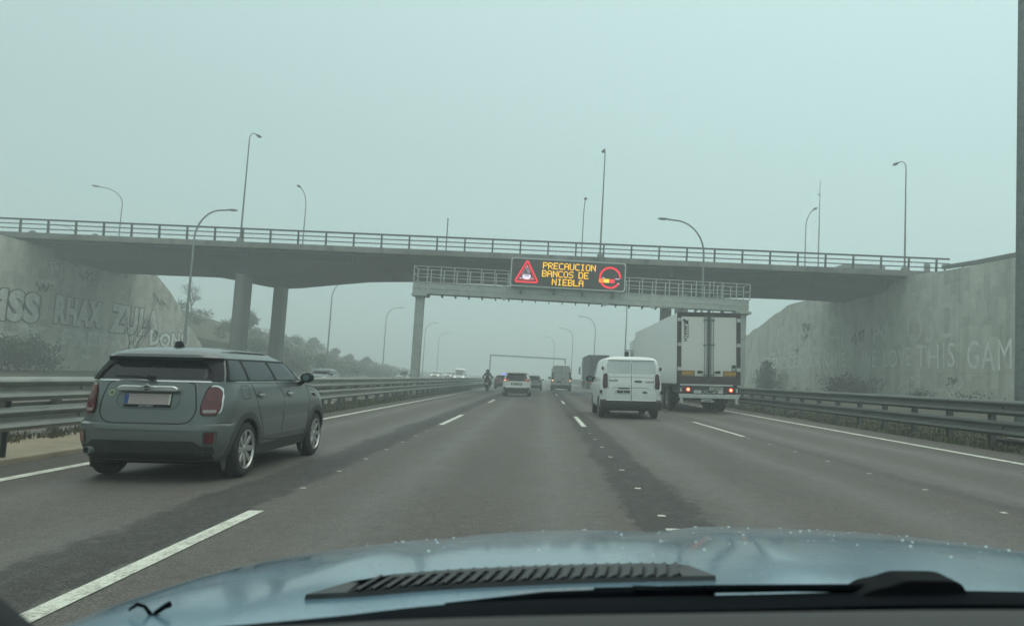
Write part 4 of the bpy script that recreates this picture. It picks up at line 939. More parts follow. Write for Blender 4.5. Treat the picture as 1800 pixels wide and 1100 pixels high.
# ---- general rear-view vehicle
def hatch_levels(L, W, H, belt, rake=.42, wsx=.24):
    h = W/2
    return [(.24, h*.9, -L/2+.14, L/2-.14, .2, .3), (.34, h*.96, -L/2+.04, L/2-.05, .25, .4), (.50, h, -L/2, L/2, .28, .5), (.64, h, -L/2+.01, L/2, .28, .5), (.68, h*.99, -L/2+.06, L/2-.02, .26, .5),
            (belt-.14, h*.98, -L/2+.10, L/2-.2, .25, .5), (belt-.05, h*.965, -L/2+.13, L*.34, .24, .4), (belt, h*.95, -L/2+.16, L*wsx+.08, .22, .3), (belt+.02, h*.94, -L/2+.17, L*wsx, .2, .28),
            (H-.15, h*.77, -L/2+rake, L*.06, .15, .2), (H-.13, h*.76, -L/2+rake+.01, L*.05, .15, .2), (H-.12, h*.755, -L/2+rake-.13, L*.04, .15, .2), (H-.08, h*.72, -L/2+rake-.12, 0, .18, .2),
            (H-.035, h*.60, -L/2+rake+.03, -.15, .25, .2), (H-.01, h*.42, -L/2+rake+.3, -.35, .2, .2), (H, h*.2, -L/2+rake+.6, -.6, .12, .12)]
def car(name, label, L, W, H, belt, paint, light='lit', plate='', clad=None, rake=.42, group='traffic ahead', band=False, low=.50):
    t = thing(name, label, 'car', group=group); B = Body(hatch_levels(L, W, H, belt, rake), .05, .03, 6, 18); wb = L*.305; r = .335 if H < 1.55 else .36; h = W/2
    B.shell('body', [paint, M_black], t, ((-wb, r, r+.045), (wb, r, r+.045))); mR, mL, mB, mF = [B.mapper(k) for k in 'RLBF']
    MB().box((-h+.2, -L/2+.25, .20), (h-.2, L/2-.25, .46)).build('underbody', M_black, t, bevel=.05)
    for y in (-wb, wb):
        for s_ in (1, -1): wheel(t, s_*(h-.12), y, r, .21, 'alloy', 5)
    patch('rear_window', fillet([(-h*.78, belt+.03), (h*.78, belt+.03), (h*.66, H-.17), (-h*.66, H-.17)], .05), mB, M_glass, t, .005, .01, .08)
    patch('windscreen', fillet([(-h*.80, belt+.05), (h*.80, belt+.05), (h*.66, H-.17), (-h*.66, H-.17)], .05), mF, M_glass, t, .005, .01, .08)
    for mp in (mR, mL):
        patch('side_window', fillet([(-L*.36, belt+.03), (-.12, belt+.03), (-.12, H-.17), (-L*.29, H-.17)], .04), mp, M_glass, t, .005, .01, .12)
        patch('side_window', fillet([(-.04, belt+.03), (L*.225, belt+.03), (L*.07, H-.17), (-.04, H-.17)], .04), mp, M_glass, t, .005, .01, .12)
        patch('sill', rect(-wb+.42, .25, wb-.42, .38, .02), mp, clad or M_trim, t, .01, .02, .2)
        seam('door_seam', [(-.08, belt), (-.08, .4)], mp, t, .01); seam('door_seam', [(L*.2, belt), (L*.22, .4)], mp, t, .01)
        for hy in (-.45, .5): patch('door_handle', rect(hy-.1, belt-.13, hy+.1, belt-.1, .01), mp, paint, t, .03, .012, .2)
    for s_ in (1, -1): mirror(t, s_*(h+.06), L*.2, belt+.05, clad or M_black)
    patch('rear_bumper_trim', fillet([(-h*.94, .26), (h*.94, .26), (h*.97, low+.04), (h*.78, low+.05), (h*.70, low), (-h*.70, low), (-h*.78, low+.05), (-h*.97, low+.04)], .02), mB, clad or M_trim, t, .012, .03, .08)
    patch('rear_bumper_insert', rect(-h*.62, .285, h*.62, .32, .01), mB, M_galvd, t, .02, .03, .2)
    lz0, lz1 = belt-.14, belt-.02
    if band: patch('tail_band', fillet([(-h*.9, lz0+.08), (h*.9, lz0+.08), (h*.88, lz1+.06), (-h*.88, lz1+.06)], .02), mB, M_black, t, .008, .01, .08)
    for s_ in (1, -1):
        if band: pts = [(s_*h*.50, lz0+.085), (s_*h*.935, lz0+.06), (s_*h*.94, lz1+.10), (s_*h*.80, lz1+.10), (s_*h*.50, lz1+.045)]
        else: pts = [(s_*h*.60, lz0-.04), (s_*h*.93, lz0-.10), (s_*h*.95, lz1-.03), (s_*h*.62, lz1-.02)]
        tl = patch('tail_light', fillet(pts, .02), mB, M_redd if light != 'lit' else M_red, t, .016, .02, .05)
        if light in ('lit', 'left') :
            for k in range(3): patch('light_bar', [(s_*h*(.60+.11*k), pts[0][1]+.02), (s_*h*(.63+.11*k), pts[0][1]+.015), (s_*h*(.65+.11*k), pts[3][1]-.03), (s_*h*(.62+.11*k), pts[3][1]-.03)], mB, M_redglow, tl, .019, .004, .1)
            if light == 'lit' and s_ < 0: patch('bulb', ellipse(s_*h*.80, pts[0][1]+.03, .045, .035, 12), mB, M_hot, tl, .022, .004, .2)
    plate_obj('number_plate', B, 'B', 0, belt-.31, .52, .11, t, M_plate, .012, plate)
    patch('plate_recess', rect(-.34, belt-.33, .34, belt-.18, .02), mB, M_trim if paint != M_trim else M_black, t, .004, .01, .2)
    for s_ in (-1, 1):
        patch('headlight', fillet([(s_*h*.5, .66), (s_*h*.92, .68), (s_*h*.92, .80), (s_*h*.5, .76)], .02), mF, M_head if light == 'oncoming' else M_plate, t, .012, .02, .1)
    patch('grille', rect(-h*.45, .5, h*.45, .72, .03), mF, M_black, t, .008, .01, .1)
    return t
P_white = paint_mat('white_car_paint', (.60, .62, .585), .35, .6, .3, .1, .8); P_silver = paint_mat('silver_car_paint', (.34, .36, .35), .35, .6, .2, .1, .7, .3); P_redc = paint_mat('dark_red_car_paint', (.15, .035, .03), .35, .5, .3)
place(car('suv', 'white estate-style SUV with lit claw shaped tail lights, in the centre of the road ahead', 4.45, 1.84, 1.62, 1.06, P_white, 'lit', '4873 LKR', band=True, low=.56), -1.56, 50.6)
place(car('hatchback', 'silver hatchback half hidden behind the right side of the white SUV', 4.3, 1.78, 1.50, 1.0, P_silver, 'off', '2197 JBN'), -.78, 74.5)
place(car('estate_car', 'dark red car half hidden behind the left side of the white SUV', 4.4, 1.8, 1.46, .98, P_redc, 'off', '5038 HTC'), -4.05, 81)
def car_at(o, x, y, yaw, z): o.location = (x, y, z); o.rotation_euler = (0, 0, yaw); return o
op = 'oncoming traffic beyond the median'
sv = car_at(car('saloon', 'silver car roof showing over the median barrier just right of the grey hatchback', 4.6, 1.8, 1.44, .96, P_silver, 'oncoming', '', rake=.75, group=op), -17.2, 59.5, math.pi, -.42)
s2 = car_at(car('saloon', 'dark car roof just showing over the barrier beside the leafless shrub', 4.4, 1.8, 1.45, .96, P_silver, 'off', '', rake=.6, group=op), -19.5, 107, math.pi, -.45)
MB().box((-.5, -.9, 1.47), (.5, .4, 1.52)).build('roof_box', M_trim, s2, bevel=.02)
fc = car('oncoming_car', 'distant oncoming car with lit headlights left of the motorcyclist, the leftmost lights in the fog', 4.4, 1.8, 1.5, .98, P_white, 'oncoming', '', group=op); car_at(fc, -19.5, 140, math.pi, -.1)
d2 = dup(fc, (-17.2, 150, -.05), 'distant oncoming car with lit headlights, second from the left in the fog'); d3 = dup(fc, (-19.8, 162, .0), 'distant oncoming car with lit headlights just left of the white van in the fog')
pc = car('patrol_car', 'distant car with a glowing blue roof beacon showing past the left of the white SUV', 4.4, 1.8, 1.5, .98, P_white, 'off', '', group='traffic ahead'); place(pc, -4.3+cx(98), 98); MB().box((-.5, -.3, 1.5), (.5, 0, 1.66)).build('roof_beacon', M_bluel, pc, bevel=.03)

# ---- vans
def van(name, label, L, W, H, paint, glass_blank, group, plate='', dark_low=.58, detailed=True, lit=False):
    t = thing(name, label, 'van', group=group); h = W/2; k = H/1.97
    B = Body([(.30, h*.9, -L/2+.10, L/2-.08, .15, .3), (.36, h*.98, -L/2+.0, L/2, .16, .4), (.56, h*.995, -L/2-.01, L/2, .16, .45), (.60, h*.99, -L/2+.035, L/2-.02, .12, .45), (1.02, h, -L/2+.04, L/2-.12, .10, .45), (1.10, h*.995, -L/2+.04, L/2-.55, .10, .4),
              (1.18, h*.985, -L/2+.045, L/2-.92, .10, .35), (1.40*k, h*.95, -L/2+.06, L/2-1.3, .10, .3), (1.78*k, h*.875, -L/2+.11, L/2-1.75, .10, .25), (1.86*k, h*.845, -L/2+.13, L/2-1.9, .11, .25), (1.925*k, h*.76, -L/2+.18, L/2-2.05, .14, .25), (1.96*k, h*.6, -L/2+.3, L/2-2.3, .15, .2), (1.975*k, h*.3, -L/2+.6, L/2-2.6, .12, .15)], .03, .02, 6, 20)
    wr_ = -L/2+1.0; wf = L/2-1.02; B.shell('body', [paint, M_black], t, ((wr_, .34, .39), (wf, .34, .39))); mR, mL, mB, mF = [B.mapper(q) for q in 'RLBF']
    MB().box((-h+.3, -L/2+.5, .24), (h-.3, L/2-.4, .45)).build('underbody', M_black, t, bevel=.04); MB().box((-.25, -L/2+.25, .25), (.45, -L/2+.7, .42)).build('spare_wheel', M_black, t, bevel=.06)
    for y in (wr_, wf):
        for s_ in (1, -1): wheel(t, s_*(h-.13), y, .34, .225, 'steel', m=M_lamp)
    patch('rear_bumper', fillet([(-h*.985, .30), (h*.985, .30), (h*.99, .60), (h*.82, .62), (h*.79, dark_low), (-h*.79, dark_low), (-h*.82, .62), (-h*.99, .60)], .02), mB, M_trim, t, .03, .05, .06)
    for s_ in (1, -1):
        patch('tail_light', fillet([(s_*.755*h, .97), (s_*.90*h, .94), (s_*.925*h, 1.12), (s_*.90*h, 1.38*k), (s_*.83*h, 1.44*k), (s_*.765*h, 1.38*k)], .04), mB, M_redd, t, .016, .02, .05)
        if lit: patch('bulb', ellipse(s_*.83*h, 1.02, .06, .06, 12), mB, M_hot, t, .022, .004, .2)
        patch('bumper_light', fillet([(s_*.84*h, .56), (s_*.96*h, .56), (s_*.96*h, .61), (s_*.84*h, .61)], .01), mB, M_red, t, .034, .01, .1)
        patch('rear_glass', fillet([(s_*.03, 1.43*k), (s_*.80*h, 1.43*k), (s_*.74*h, 1.83*k), (s_*.03, 1.83*k)], .04), mB, glass_blank, t, .006, .01, .1)
        MB().box((s_*h*.93-.03, -L/2-.0, 1.53*k), (s_*h*.93+.03, -L/2+.12, 1.63*k)).build('hinge', M_trim, t, bevel=.01); MB().box((s_*h*.975-.035, -L/2+.0, .80), (s_*h*.975+.03, -L/2+.12, .90)).build('hinge', M_trim, t, bevel=.01)
        MB().box((s_*(h-.24)-.13, wr_-.5, .15), (s_*(h-.24)+.13, wr_-.47, .42)).build('mud_flap', M_black, t)
        mirror(t, s_*(h+.10), L/2-1.35, 1.25, M_black, 1.5)
    seam('door_seam', [(.0, 1.90*k), (.0, dark_low+.01)], mB, t, .016)
    seam('door_seam', [(-h*.76, 1.86*k), (-h*.79, 1.40*k), (-h*.73, 1.36*k), (-h*.72, .95), (-h*.83, .9), (-h*.83, .62)], mB, t, .008, .002, M_lamp); seam('door_seam', [(h*.76, 1.86*k), (h*.79, 1.40*k), (h*.73, 1.36*k), (h*.72, .95), (h*.83, .9), (h*.83, .62)], mB, t, .008, .002, M_lamp)
    seam('door_crease', [(-h*.72, 1.31*k), (h*.72, 1.31*k)], mB, t, .012, .002, M_lamp); seam('door_crease', [(-.62, .93), (-.55, .985), (.5, .985), (.60, .93)], mB, t, .014, .002, M_lamp)
    patch('door_handle', rect(.10, 1.17, .34, 1.215, .015), mB, M_black, t, .02, .02, .2)
    plate_obj('number_plate', B, 'B', -.27, .79, .50, .13, t, M_plate, .012, plate); patch('plate_lamp', rect(-.42, .95, -.05, .98, .01), mB, M_black, t, .015, .01, .2)
    if detailed:
        text_obj('van_badge', 'TRANSIT', mB, M_lamp, t, .075, (-.57, 1.205), .008, .004); text_obj('van_badge', 'CUSTOM', mB, M_lamp, t, .07, (.57, 1.175), .008, .004)
        patch('maker_badge', ellipse(.43, .845, .082, .034), mB, M_trim, t, .010, .01, .2); seam('maker_badge', [(.37, .845), (.40, .852), (.43, .84), (.46, .85), (.49, .845)], mB, t, .008, .012, M_plate)
    patch('roof_spoiler', fillet([(-h*.76, 1.855*k), (h*.76, 1.855*k), (h*.70, 1.90*k), (-h*.70, 1.90*k)], .01), mB, paint, t, .05, .06, .1)
    for mp in (mL, mR):
        patch('side_window', fillet([(L/2-2.2, 1.24), (L/2-1.05, 1.24), (L/2-1.55, 1.66*k), (L/2-2.2, 1.70*k)], .04), mp, M_glass, t, .005, .01, .15)
        seam('panel_seam', [(-L/2+.35, 1.22), (L/2-2.3, 1.22)], mp, t, .02, .002, M_lamp); seam('door_seam', [(L/2-2.35, 1.75*k), (L/2-2.35, .45)], mp, t, .012, .002, M_lamp)
        patch('sill', rect(wr_+.45, .31, wf-.45, .40, .02), mp, M_trim, t, .01, .02, .2)
    patch('windscreen', fillet([(-h*.82, 1.2), (h*.82, 1.2), (h*.76, 1.76*k), (-h*.76, 1.76*k)], .05), mF, M_glass, t, .005, .01, .15)
    for s_ in (-1, 1): patch('headlight', fillet([(s_*h*.55, .75), (s_*h*.93, .78), (s_*h*.93, .98), (s_*h*.55, .92)], .03), mF, M_head if lit == 'oncoming' else M_plate, t, .012, .02, .1)
    return t
P_van = paint_mat('white_van_paint', (.84, .87, .83), .38, .5, .5, .1, 1.1); P_blankg = mat('blanked_glass', (.58, .62, .60), .25, var=.08, scale=2); P_van2 = paint_mat('grey_van_paint', (.78, .80, .78), .45, .3, .3)
place(van('van', 'white panel van with dirty lower doors just left of the white lorry', 4.97, 1.98, 1.985, P_van, P_blankg, 'traffic ahead', '8665 MXS'), 2.90, 26.5)
place(van('tall_van', 'tall light grey panel van farther ahead, between the cars and the dark lorry', 5.9, 2.0, 2.55, P_van2, P_van2, 'traffic ahead', '6140 KDF', detailed=False, lit=True), 1.95, 76)
ov_ = van('oncoming_van', 'distant white van on the opposite carriageway showing over the barrier left of the motorcyclist', 5.5, 2.0, 2.4, P_van, P_blankg, op, '', detailed=False, lit='oncoming'); car_at(ov_, -14.6, 136, math.pi, -.3)

# ---- lorries
P_trail = paint_mat('trailer_skin', (.82, .85, .83), .42, .3, .3, .9, 1.9); P_door = paint_mat('trailer_door', (.74, .74, .68), .42, .3, .22, 1.3, 2.2); P_frame = mat('trailer_frame', (.062, .050, .048), .55, var=.25)
P_dark = mat('chassis', (.035, .038, .038), .7, var=.3); P_bump = mat('bumper_pale', (.50, .52, .49), .5, var=.12, scale=6)
def lorry_wheel(par, x, y, r=.5, w_=.36): 
    s_ = 1 if x > 0 else -1; o = MB().lathe([(-w_/2+.02, .28), (-w_/2, .36), (-w_/2+.04, r-.02), (-w_/2+.07, r), (w_/2-.07, r), (w_/2-.04, r-.02), (w_/2, .36), (w_/2-.02, .28)], (0, 0, 0), 'x', 32, closed=True).build('wheel', M_rubber, par); o.location = (x, y, r)
    MB().lathe([(s_*(w_/2-.015), .29), (s_*(w_/2-.10), .25), (s_*(w_/2-.10), .13), (s_*(w_/2-.02), .11), (s_*(w_/2-.02), .001)], (0, 0, 0), 'x', 20).build('rim', M_lamp, o)
def trailer():
    t = thing('lorry', 'large white refrigerated box lorry in the right lane, its pale rear doors facing the viewer', 'lorry', group='traffic ahead')
    h = 1.25; L = 13.5; z0, z1 = 1.12, 3.97
    MB().box((-h, .10, z0), (h, L, z1-.02)).build('cargo_box', P_trail, t, bevel=.03)
    mb = MB()
    for s_ in (-1, 1): mb.box((s_*h-.001 if s_ < 0 else h-.155, -.03, z0), (-h+.155 if s_ < 0 else h+.001, .097, z1-.17))
    mb.box((-h-.001, -.03, z1-.168), (h+.001, .097, z1)); mb.box((-h, -.02, z0), (h, .096, 1.43)); mb.build('rear_frame', P_frame, t, bevel=.012)
    for s_ in (-1, 1):
        for z in (1.72, 2.68, 3.66): MB().box((s_*(h-.08)-.078, -.055, z-.07), (s_*(h-.08)+.078, -.031, z+.07)).build('hinge', P_bump, t, bevel=.01)
    for s_ in (-1, 1): 
        d = MB().box((min(s_*.012, s_*(h-.16)), -.01, 1.44), (max(s_*.012, s_*(h-.16)), .09, z1-.175)).build('rear_door', P_door, t, bevel=.015)
        for q in (.08, .17): MB().tube([(s_*q, -.03, 1.38), (s_*q, -.03, z1-.12)], .018 if q < .1 else .013, 8).build('lock_bar', M_lamp, d)
        MB().box((min(s_*.035, s_*.05), -.014, 1.46), (max(s_*.035, s_*.05), -.0105, z1-.2)).build('gasket', M_trim, d)
        MB().box((s_*.36-.09, -.05, 1.56), (s_*.36+.09, -.012, 1.66)).box((min(s_*.16, s_*.3), -.045, 1.585), (max(s_*.16, s_*.3), -.02, 1.62)).build('door_handle', M_trim, d, bevel=.01)
        MB().box((s_*.83-.265, -.020, 1.46), (s_*.83+.265, -.011, 1.66)).build('plate_border', M_red, d); MB().box((s_*.83-.24, -.026, 1.48), (s_*.83+.24, -.0205, 1.64)).build('reflector_plate', M_yellow, d)
        for z in (1.5, 2.68, 3.66): MB().box((s_*.125-.10, -.045, z-.03), (s_*.125+.10, -.018, z+.03)).build('lock_bracket', M_lamp, d)
    MB().box((-.022, -.02, 1.40), (.022, .0, z1-.14)).build('door_gap', M_black, t)
    fm = lambda y_: (lambda a, z, o: (a, y_-o, z))
    text_obj('logo_text', 'ELIMARCH', fm(-.01), M_trim, t, .17, (-.94, 3.20), .004, .006, 1, -90); text_obj('logo_text', 'TRANSPORTES', fm(-.01), M_trim, t, .075, (-.83, 3.2), .004, .002, 1, -90)
    MB().prism(fillet([(-1.06, 3.64), (-.97, 3.70), (-.90, 3.62), (-.80, 3.66), (-.84, 3.58), (-.80, 3.50), (-.88, 3.48), (-.93, 3.55), (-1.0, 3.60)], .01), -.016, -.011).build('logo_emblem', M_trim, t)
    MB().box((.90, -.018, 1.67), (1.06, -.011, 1.90)).build('sticker', M_trim, t); MB().box((.93, -.021, 1.69), (1.03, -.0185, 1.78)).build('sticker', P_bump, t)
    MB().box((-1.1, .1, .75), (-.9, L-1, 1.1)).box((.9, .1, .75), (1.1, L-1, 1.1)).box((-1.15, .05, .98), (1.15, .5, 1.10)).build('chassis', P_dark, t, bevel=.02)
    MB().box((-1.13, -.04, 1.06), (.95, .03, 1.13)).build('cross_member', P_bump, t, bevel=.01)
    MB().box((-1.20, -.03, .76), (1.2, .08, 1.03)).build('light_bar', P_dark, t, bevel=.01)
    for s_ in (-1, 1):
        lb = MB().box((s_*.93-.21, -.06, .79), (s_*.93+.21, -.031, 1.0)).build('tail_light', M_red, t, bevel=.02)
        MB().lathe([(0, .001), (0, .05)], (s_*.86-.0+.04*(s_ < 0), -.063, .92), 'y', 14).build('bulb', M_hot, lb); MB().lathe([(0, .001), (0, .085)], (s_*.86+.04*(s_ < 0), -.0615, .92), 'y', 14).build('glow', M_redglow, lb)
        MB().box((s_*1.10-.04, -.063, .83), (s_*1.10+.03, -.0612, .97)).build('reverse_lens', P_bump, lb)
        MB().tube([(s_*1.22, 0, .93), (s_*1.36, .0, .93)], .015, 6).lathe([(-.02, .001), (-.02, .03), (.02, .03), (.02, .001)], (s_*1.38, 0, .93), 'y', 10).build('marker_light', M_trim, t)
    pn = MB().box((-.60, -.055, .77), (.55, -.031, .90)).build('name_panel', P_bump, t, bevel=.01); text_obj('maker_name', 'SCHMITZ', fm(-.055), M_black, pn, .15, (.02, .833), .004, .008, 1.05)
    np = MB().box((.02, -.055, .91), (.55, -.033, 1.02)).build('number_plate', M_plate, t, bevel=.004); text_obj('plate_characters', 'R 3642 BCD', fm(-.055), M_black, np, .09, (.29, .965), .004, .004, .9)
    MB().box((-.62, -.05, .92), (-.05, -.033, 1.0)).build('dark_panel', P_frame, t)
    bp = MB().box((-1.18, -.10, .58), (1.18, .0, .74)).build('bumper', P_bump, t, bevel=.015)
    for s_ in (-1, 1): MB().box((s_*1.08-.05, -.09, .38), (s_*1.08+.05, -.02, .60)).build('bumper_bracket', P_bump, bp, bevel=.01)
    MB().box((-.30, -.07, .44), (.22, -.05, .56)).build('maker_plate', P_bump, t, bevel=.01); text_obj('maker_name', 'Cargobull', fm(-.07), M_black, t, .085, (-.08, .50), .004, .002)
    MB().prism(fillet([(.1, .545), (.2, .56), (.27, .52), (.24, .46), (.19, .50), (.14, .49)], .01), -.078, -.0715).build('maker_emblem', M_black, t)
    for i, y in enumerate((2.6, 3.9, 5.2)):
        for s_ in (-1, 1): lorry_wheel(t, s_*1.06, y)
        MB().cyl((-.9, y, .5), (.9, y, .5), .07).build('axle', P_dark, t)
    for s_ in (-1, 1):
        MB().box((s_*1.22-.02, 2.0, .99), (s_*1.22+.02, 5.8, 1.09)).build('mudguard', P_dark, t); MB().box((s_*1.05-.18, 1.95, .35), (s_*1.05+.18, 1.98, 1.0)).build('mud_flap', M_black, t)
        MB().box((s_*1.2-.02, 6.2, .55), (s_*1.2+.02, 10.4, .62)).box((s_*1.2-.02, 6.2, .85), (s_*1.2+.02, 10.4, .92)).box((s_*1.0-.1, 6.3, .5), (s_*1.0+.1, 8.8, 1.05)).build('side_guard', P_dark, t)
    # tractor
    c = MB().box((-1.24, L+.9, .9), (1.24, L+2.9, 3.6)).build('cab', P_white, t, bevel=.15)
    MB().prism([(L+1.0, 3.58), (L+2.4, 3.58), (L+1.3, 4.0), (L+1.0, 4.0)], -1.05, 1.05, 'yz').build('wind_deflector', P_white, c, bevel=.05)
    MB().box((-1.2, L-.8, .5), (1.2, L+2.7, .95)).build('tractor_chassis', P_dark, t, bevel=.05)
    for s_ in (-1, 1):
        m_ = MB().box((s_*1.42-.12, L+2.6, 2.1), (s_*1.42+.12, L+2.8, 2.95)).build('mirror', M_black, t, bevel=.05); MB().tube([(s_*1.2, L+2.6, 3.0), (s_*1.5, L+2.55, 3.02)], .03, 6).tube([(s_*1.2, L+2.6, 2.0), (s_*1.5, L+2.55, 2.02)], .03, 6).build('mirror_arm', M_black, m_)
        MB().box((s_*1.20-.04, L+.35, 1.2), (s_*1.20+.04, L+.95, 3.4)).build('side_fairing', P_trail, t, bevel=.02)
        lorry_wheel(t, s_*1.05, L-.2); lorry_wheel(t, s_*1.05, L+2.0)
    return t
place(trailer(), 6.62, 29.75)
def darklorry():
    t = thing('lorry', 'dark curtain sided lorry farther ahead in the right lane, partly hidden behind the white van', 'lorry', group='traffic ahead'); M_c = mat('dark_curtain', (.018, .024, .026), .6, var=.25, scale=1.5)
    MB().box((-1.27, 0, 1.15), (1.27, 13.4, 4.12)).build('cargo_box', M_c, t, bevel=.03)
    mb = MB()
    for z in (2.0, 2.8, 3.5): mb.box((-1.1, -.02, z), (1.1, .0, z+.05))
    for x in (-1.22, 0, 1.22): mb.box((x-.03, -.03, 1.15), (x+.03, -.001, 4.1))
    mb.build('rear_frame', P_frame, t); mb = MB()
    for y in fr(.8, 12.8, .9): mb.box((-1.295, y-.03, 1.2), (-1.272, y+.03, 4.0))
    mb.build('curtain_strap', P_dark, t); MB().box((-1.2, -.03, .5), (1.2, .2, 1.1)).build('bumper', P_dark, t, bevel=.03)
    for s_ in (-1, 1):
        lb = MB().box((s_*.95-.22, -.06, .78), (s_*.95+.22, -.031, .98)).build('tail_light', M_red, t); MB().lathe([(0, .001), (0, .08)], (s_*.9, -.064, .88), 'y', 14).build('bulb', M_hot if s_ > 0 else M_redglow, lb)
        for y in (2.6, 3.9, 5.2): lorry_wheel(t, s_*1.06, y)
        for y in (13.0, 15.4): lorry_wheel(t, s_*1.05, y)
        MB().box((s_*1.5-.12, 16.0, 1.9), (s_*1.5+.12, 16.2, 2.8)).build('mirror', M_black, t, bevel=.04); MB().tube([(s_*1.2, 16.0, 2.85), (s_*1.55, 16.0, 2.85)], .04, 6).tube([(s_*1.2, 16.0, 1.9), (s_*1.55, 16.0, 1.9)], .04, 6).build('mirror_arm', M_black, t)
    MB().box((-1.25, 14.2, .8), (1.25, 16.3, 3.7)).build('cab', P_white, t, bevel=.15); MB().box((-1.0, .2, .7), (1.0, 16, 1.1)).build('chassis', P_dark, t); return t
place(darklorry(), 6.9, 91)

# ---- motorcycle and rider
def skin(name, V, E, m, par, sub=2):
    me = bpy.data.meshes.new(name); me.from_pydata([v[:3] for v in V], E, []); o = bpy.data.objects.new(name, me); COL.objects.link(o)
    o.modifiers.new('s', 'SKIN'); me.skin_vertices[0].data[0].use_root = True
    for i, v in enumerate(V): r_ = v[3]; me.skin_vertices[0].data[i].radius = (r_, r_) if not isinstance(r_, tuple) else r_
    u = o.modifiers.new('u', 'SUBSURF'); u.levels = sub; u.render_levels = sub; bpy.context.view_layer.update()
    nm = bpy.data.meshes.new_from_object(o.evaluated_get(bpy.context.evaluated_depsgraph_get())); nm.name = name; o.modifiers.clear(); o.data = nm; bpy.data.meshes.remove(me)
    nm.materials.clear(); nm.materials.append(m); finish(nm, True, 180); o.parent = par; return o
mc = thing('motorcycle', 'dark motorcycle with a rear plate riding along the left lane line ahead', 'motorcycle')
for y in (-.72, .75):
    w_ = MB().lathe([(-.07, .24), (-.075, .29), (-.04, .325), (0, .335), (.04, .325), (.075, .29), (.07, .24)], (0, 0, 0), 'x', 28, closed=True).build('wheel', M_rubber, mc); w_.location = (0, y, .335)
    MB().lathe([(-.04, .24), (-.02, .06), (-.05, .03), (.05, .03), (.02, .06), (.04, .24)], (0, 0, 0), 'x', 20).build('rim', M_lamp, w_)
MB().prism(fillet([(-.75, .78), (-.95, .95), (-.55, .90), (-.1, .80), (.15, .98), (.45, .96), (.6, .8), (.45, .45), (.0, .28), (-.3, .35), (-.4, .6)], .05), -.13, .13, 'yz').build('body', M_trim, mc, bevel=.05)
MB().prism(fillet([(-.98, .93), (-.6, .84), (-.1, .80), (-.05, .86), (-.6, .94), (-.98, 1.0)], .03), -.14, .14, 'yz').build('seat', M_black, mc, bevel=.03)
MB().box((-.22, -.55, .55), (-.12, -.2, .75)).tube([(.18, -.8, .42), (.18, -.2, .38), (.1, .2, .35)], [.055, .055, .03], 10).build('exhaust', M_lamp, mc)
MB().tube([(-.06, .72, .335), (-.07, .5, .95)], .025, 8).tube([(.06, .72, .335), (.07, .5, .95)], .025, 8).build('fork', M_lamp, mc)
MB().tube([(-.42, .28, 1.06), (-.2, .42, 1.03), (0, .45, 1.0), (.2, .42, 1.03), (.42, .28, 1.06)], .018, 8).build('handlebar', M_black, mc)
for s_ in (-1, 1): MB().tube([(s_*.25, .4, 1.04), (s_*.38, .36, 1.2)], .01, 6).box((s_*.42-.07, .33, 1.17), (s_*.42+.07, .36, 1.26)).build('mirror', M_black, mc, smooth=False)
MB().prism([(-.98, .93), (-.78, .90), (-.80, .40), (-.98, .42)], -.06, .06, 'yz').build('mudguard', M_black, mc, bevel=.02); MB().box((-.11, -1.0, .56), (.11, -.985, .74)).build('number_plate', M_plate, mc); MB().box((-.07, -1.01, .84), (.07, -.98, .90)).build('tail_light', M_redd, mc, bevel=.01)
place(mc, -4.62, 65.4)
pr = thing('person', 'motorcyclist in black jacket and dark helmet seated on the dark motorcycle, seen from behind', 'person')
M_jkt = mat('black_jacket', (.022, .024, .026), .8, var=.3, scale=8)
V = [(0, -.30, 1.00, (.17, .13)), (0, -.27, 1.15, (.16, .12)), (0, -.22, 1.36, (.20, .13)), (0, -.18, 1.50, (.15, .11)), (0, -.15, 1.60, .065), (.21, -.17, 1.47, .085), (.37, -.08, 1.24, .07), (.36, .24, 1.10, .05), (-.21, -.17, 1.47, .085), (-.37, -.08, 1.24, .07), (-.36, .24, 1.10, .05),
     (.12, -.25, .97, .12), (.24, .12, .84, .10), (.20, -.05, .42, .065), (.20, .05, .34, .05), (-.12, -.25, .97, .12), (-.24, .12, .84, .10), (-.20, -.05, .42, .065), (-.20, .05, .34, .05)]
E = [(0, 1), (1, 2), (2, 3), (3, 4), (3, 5), (5, 6), (6, 7), (3, 8), (8, 9), (9, 10), (0, 11), (11, 12), (12, 13), (13, 14), (0, 15), (15, 16), (16, 17), (17, 18)]
skin('body', V, E, M_jkt, pr)
mb = MB(); prof = [(-.16, .06), (-.13, .115), (-.06, .145), (.02, .15), (.09, .13), (.135, .08), (.15, .001)]
mb.lathe(prof, (0, -.12, 1.72), 'z', 24); mb.build('helmet', M_trim, pr); MB().prism(fillet([(-.05, 1.66), (.06, 1.66), (.05, 1.76), (-.03, 1.77)], .01), -.13, .13, 'yz').build('visor', M_glass, pr).location = (0, -.03, 0)
for s_ in (-1, 1):      # gloved hands closed round the grips
    hv = [(s_*.36, .24, 1.10, .045), (s_*.37, .28, 1.075, .045)]; he = [(0, 1)]
    for k in range(4): b = len(hv); hv += [(s_*(.33+.025*k), .31, 1.085, .012), (s_*(.33+.025*k), .325, 1.055, .011), (s_*(.33+.025*k), .295, 1.035, .010)]; he += [(1, b), (b, b+1), (b+1, b+2)]
    b = len(hv); hv += [(s_*.32, .27, 1.05, .014), (s_*.315, .30, 1.03, .012)]; he += [(1, b), (b, b+1)]; skin('glove', hv, he, M_black, pr, 1)
    MB().box((s_*.2-.05, -.06, .28), (s_*.2+.05, .22, .36)).build('boot', M_black, pr, bevel=.03)
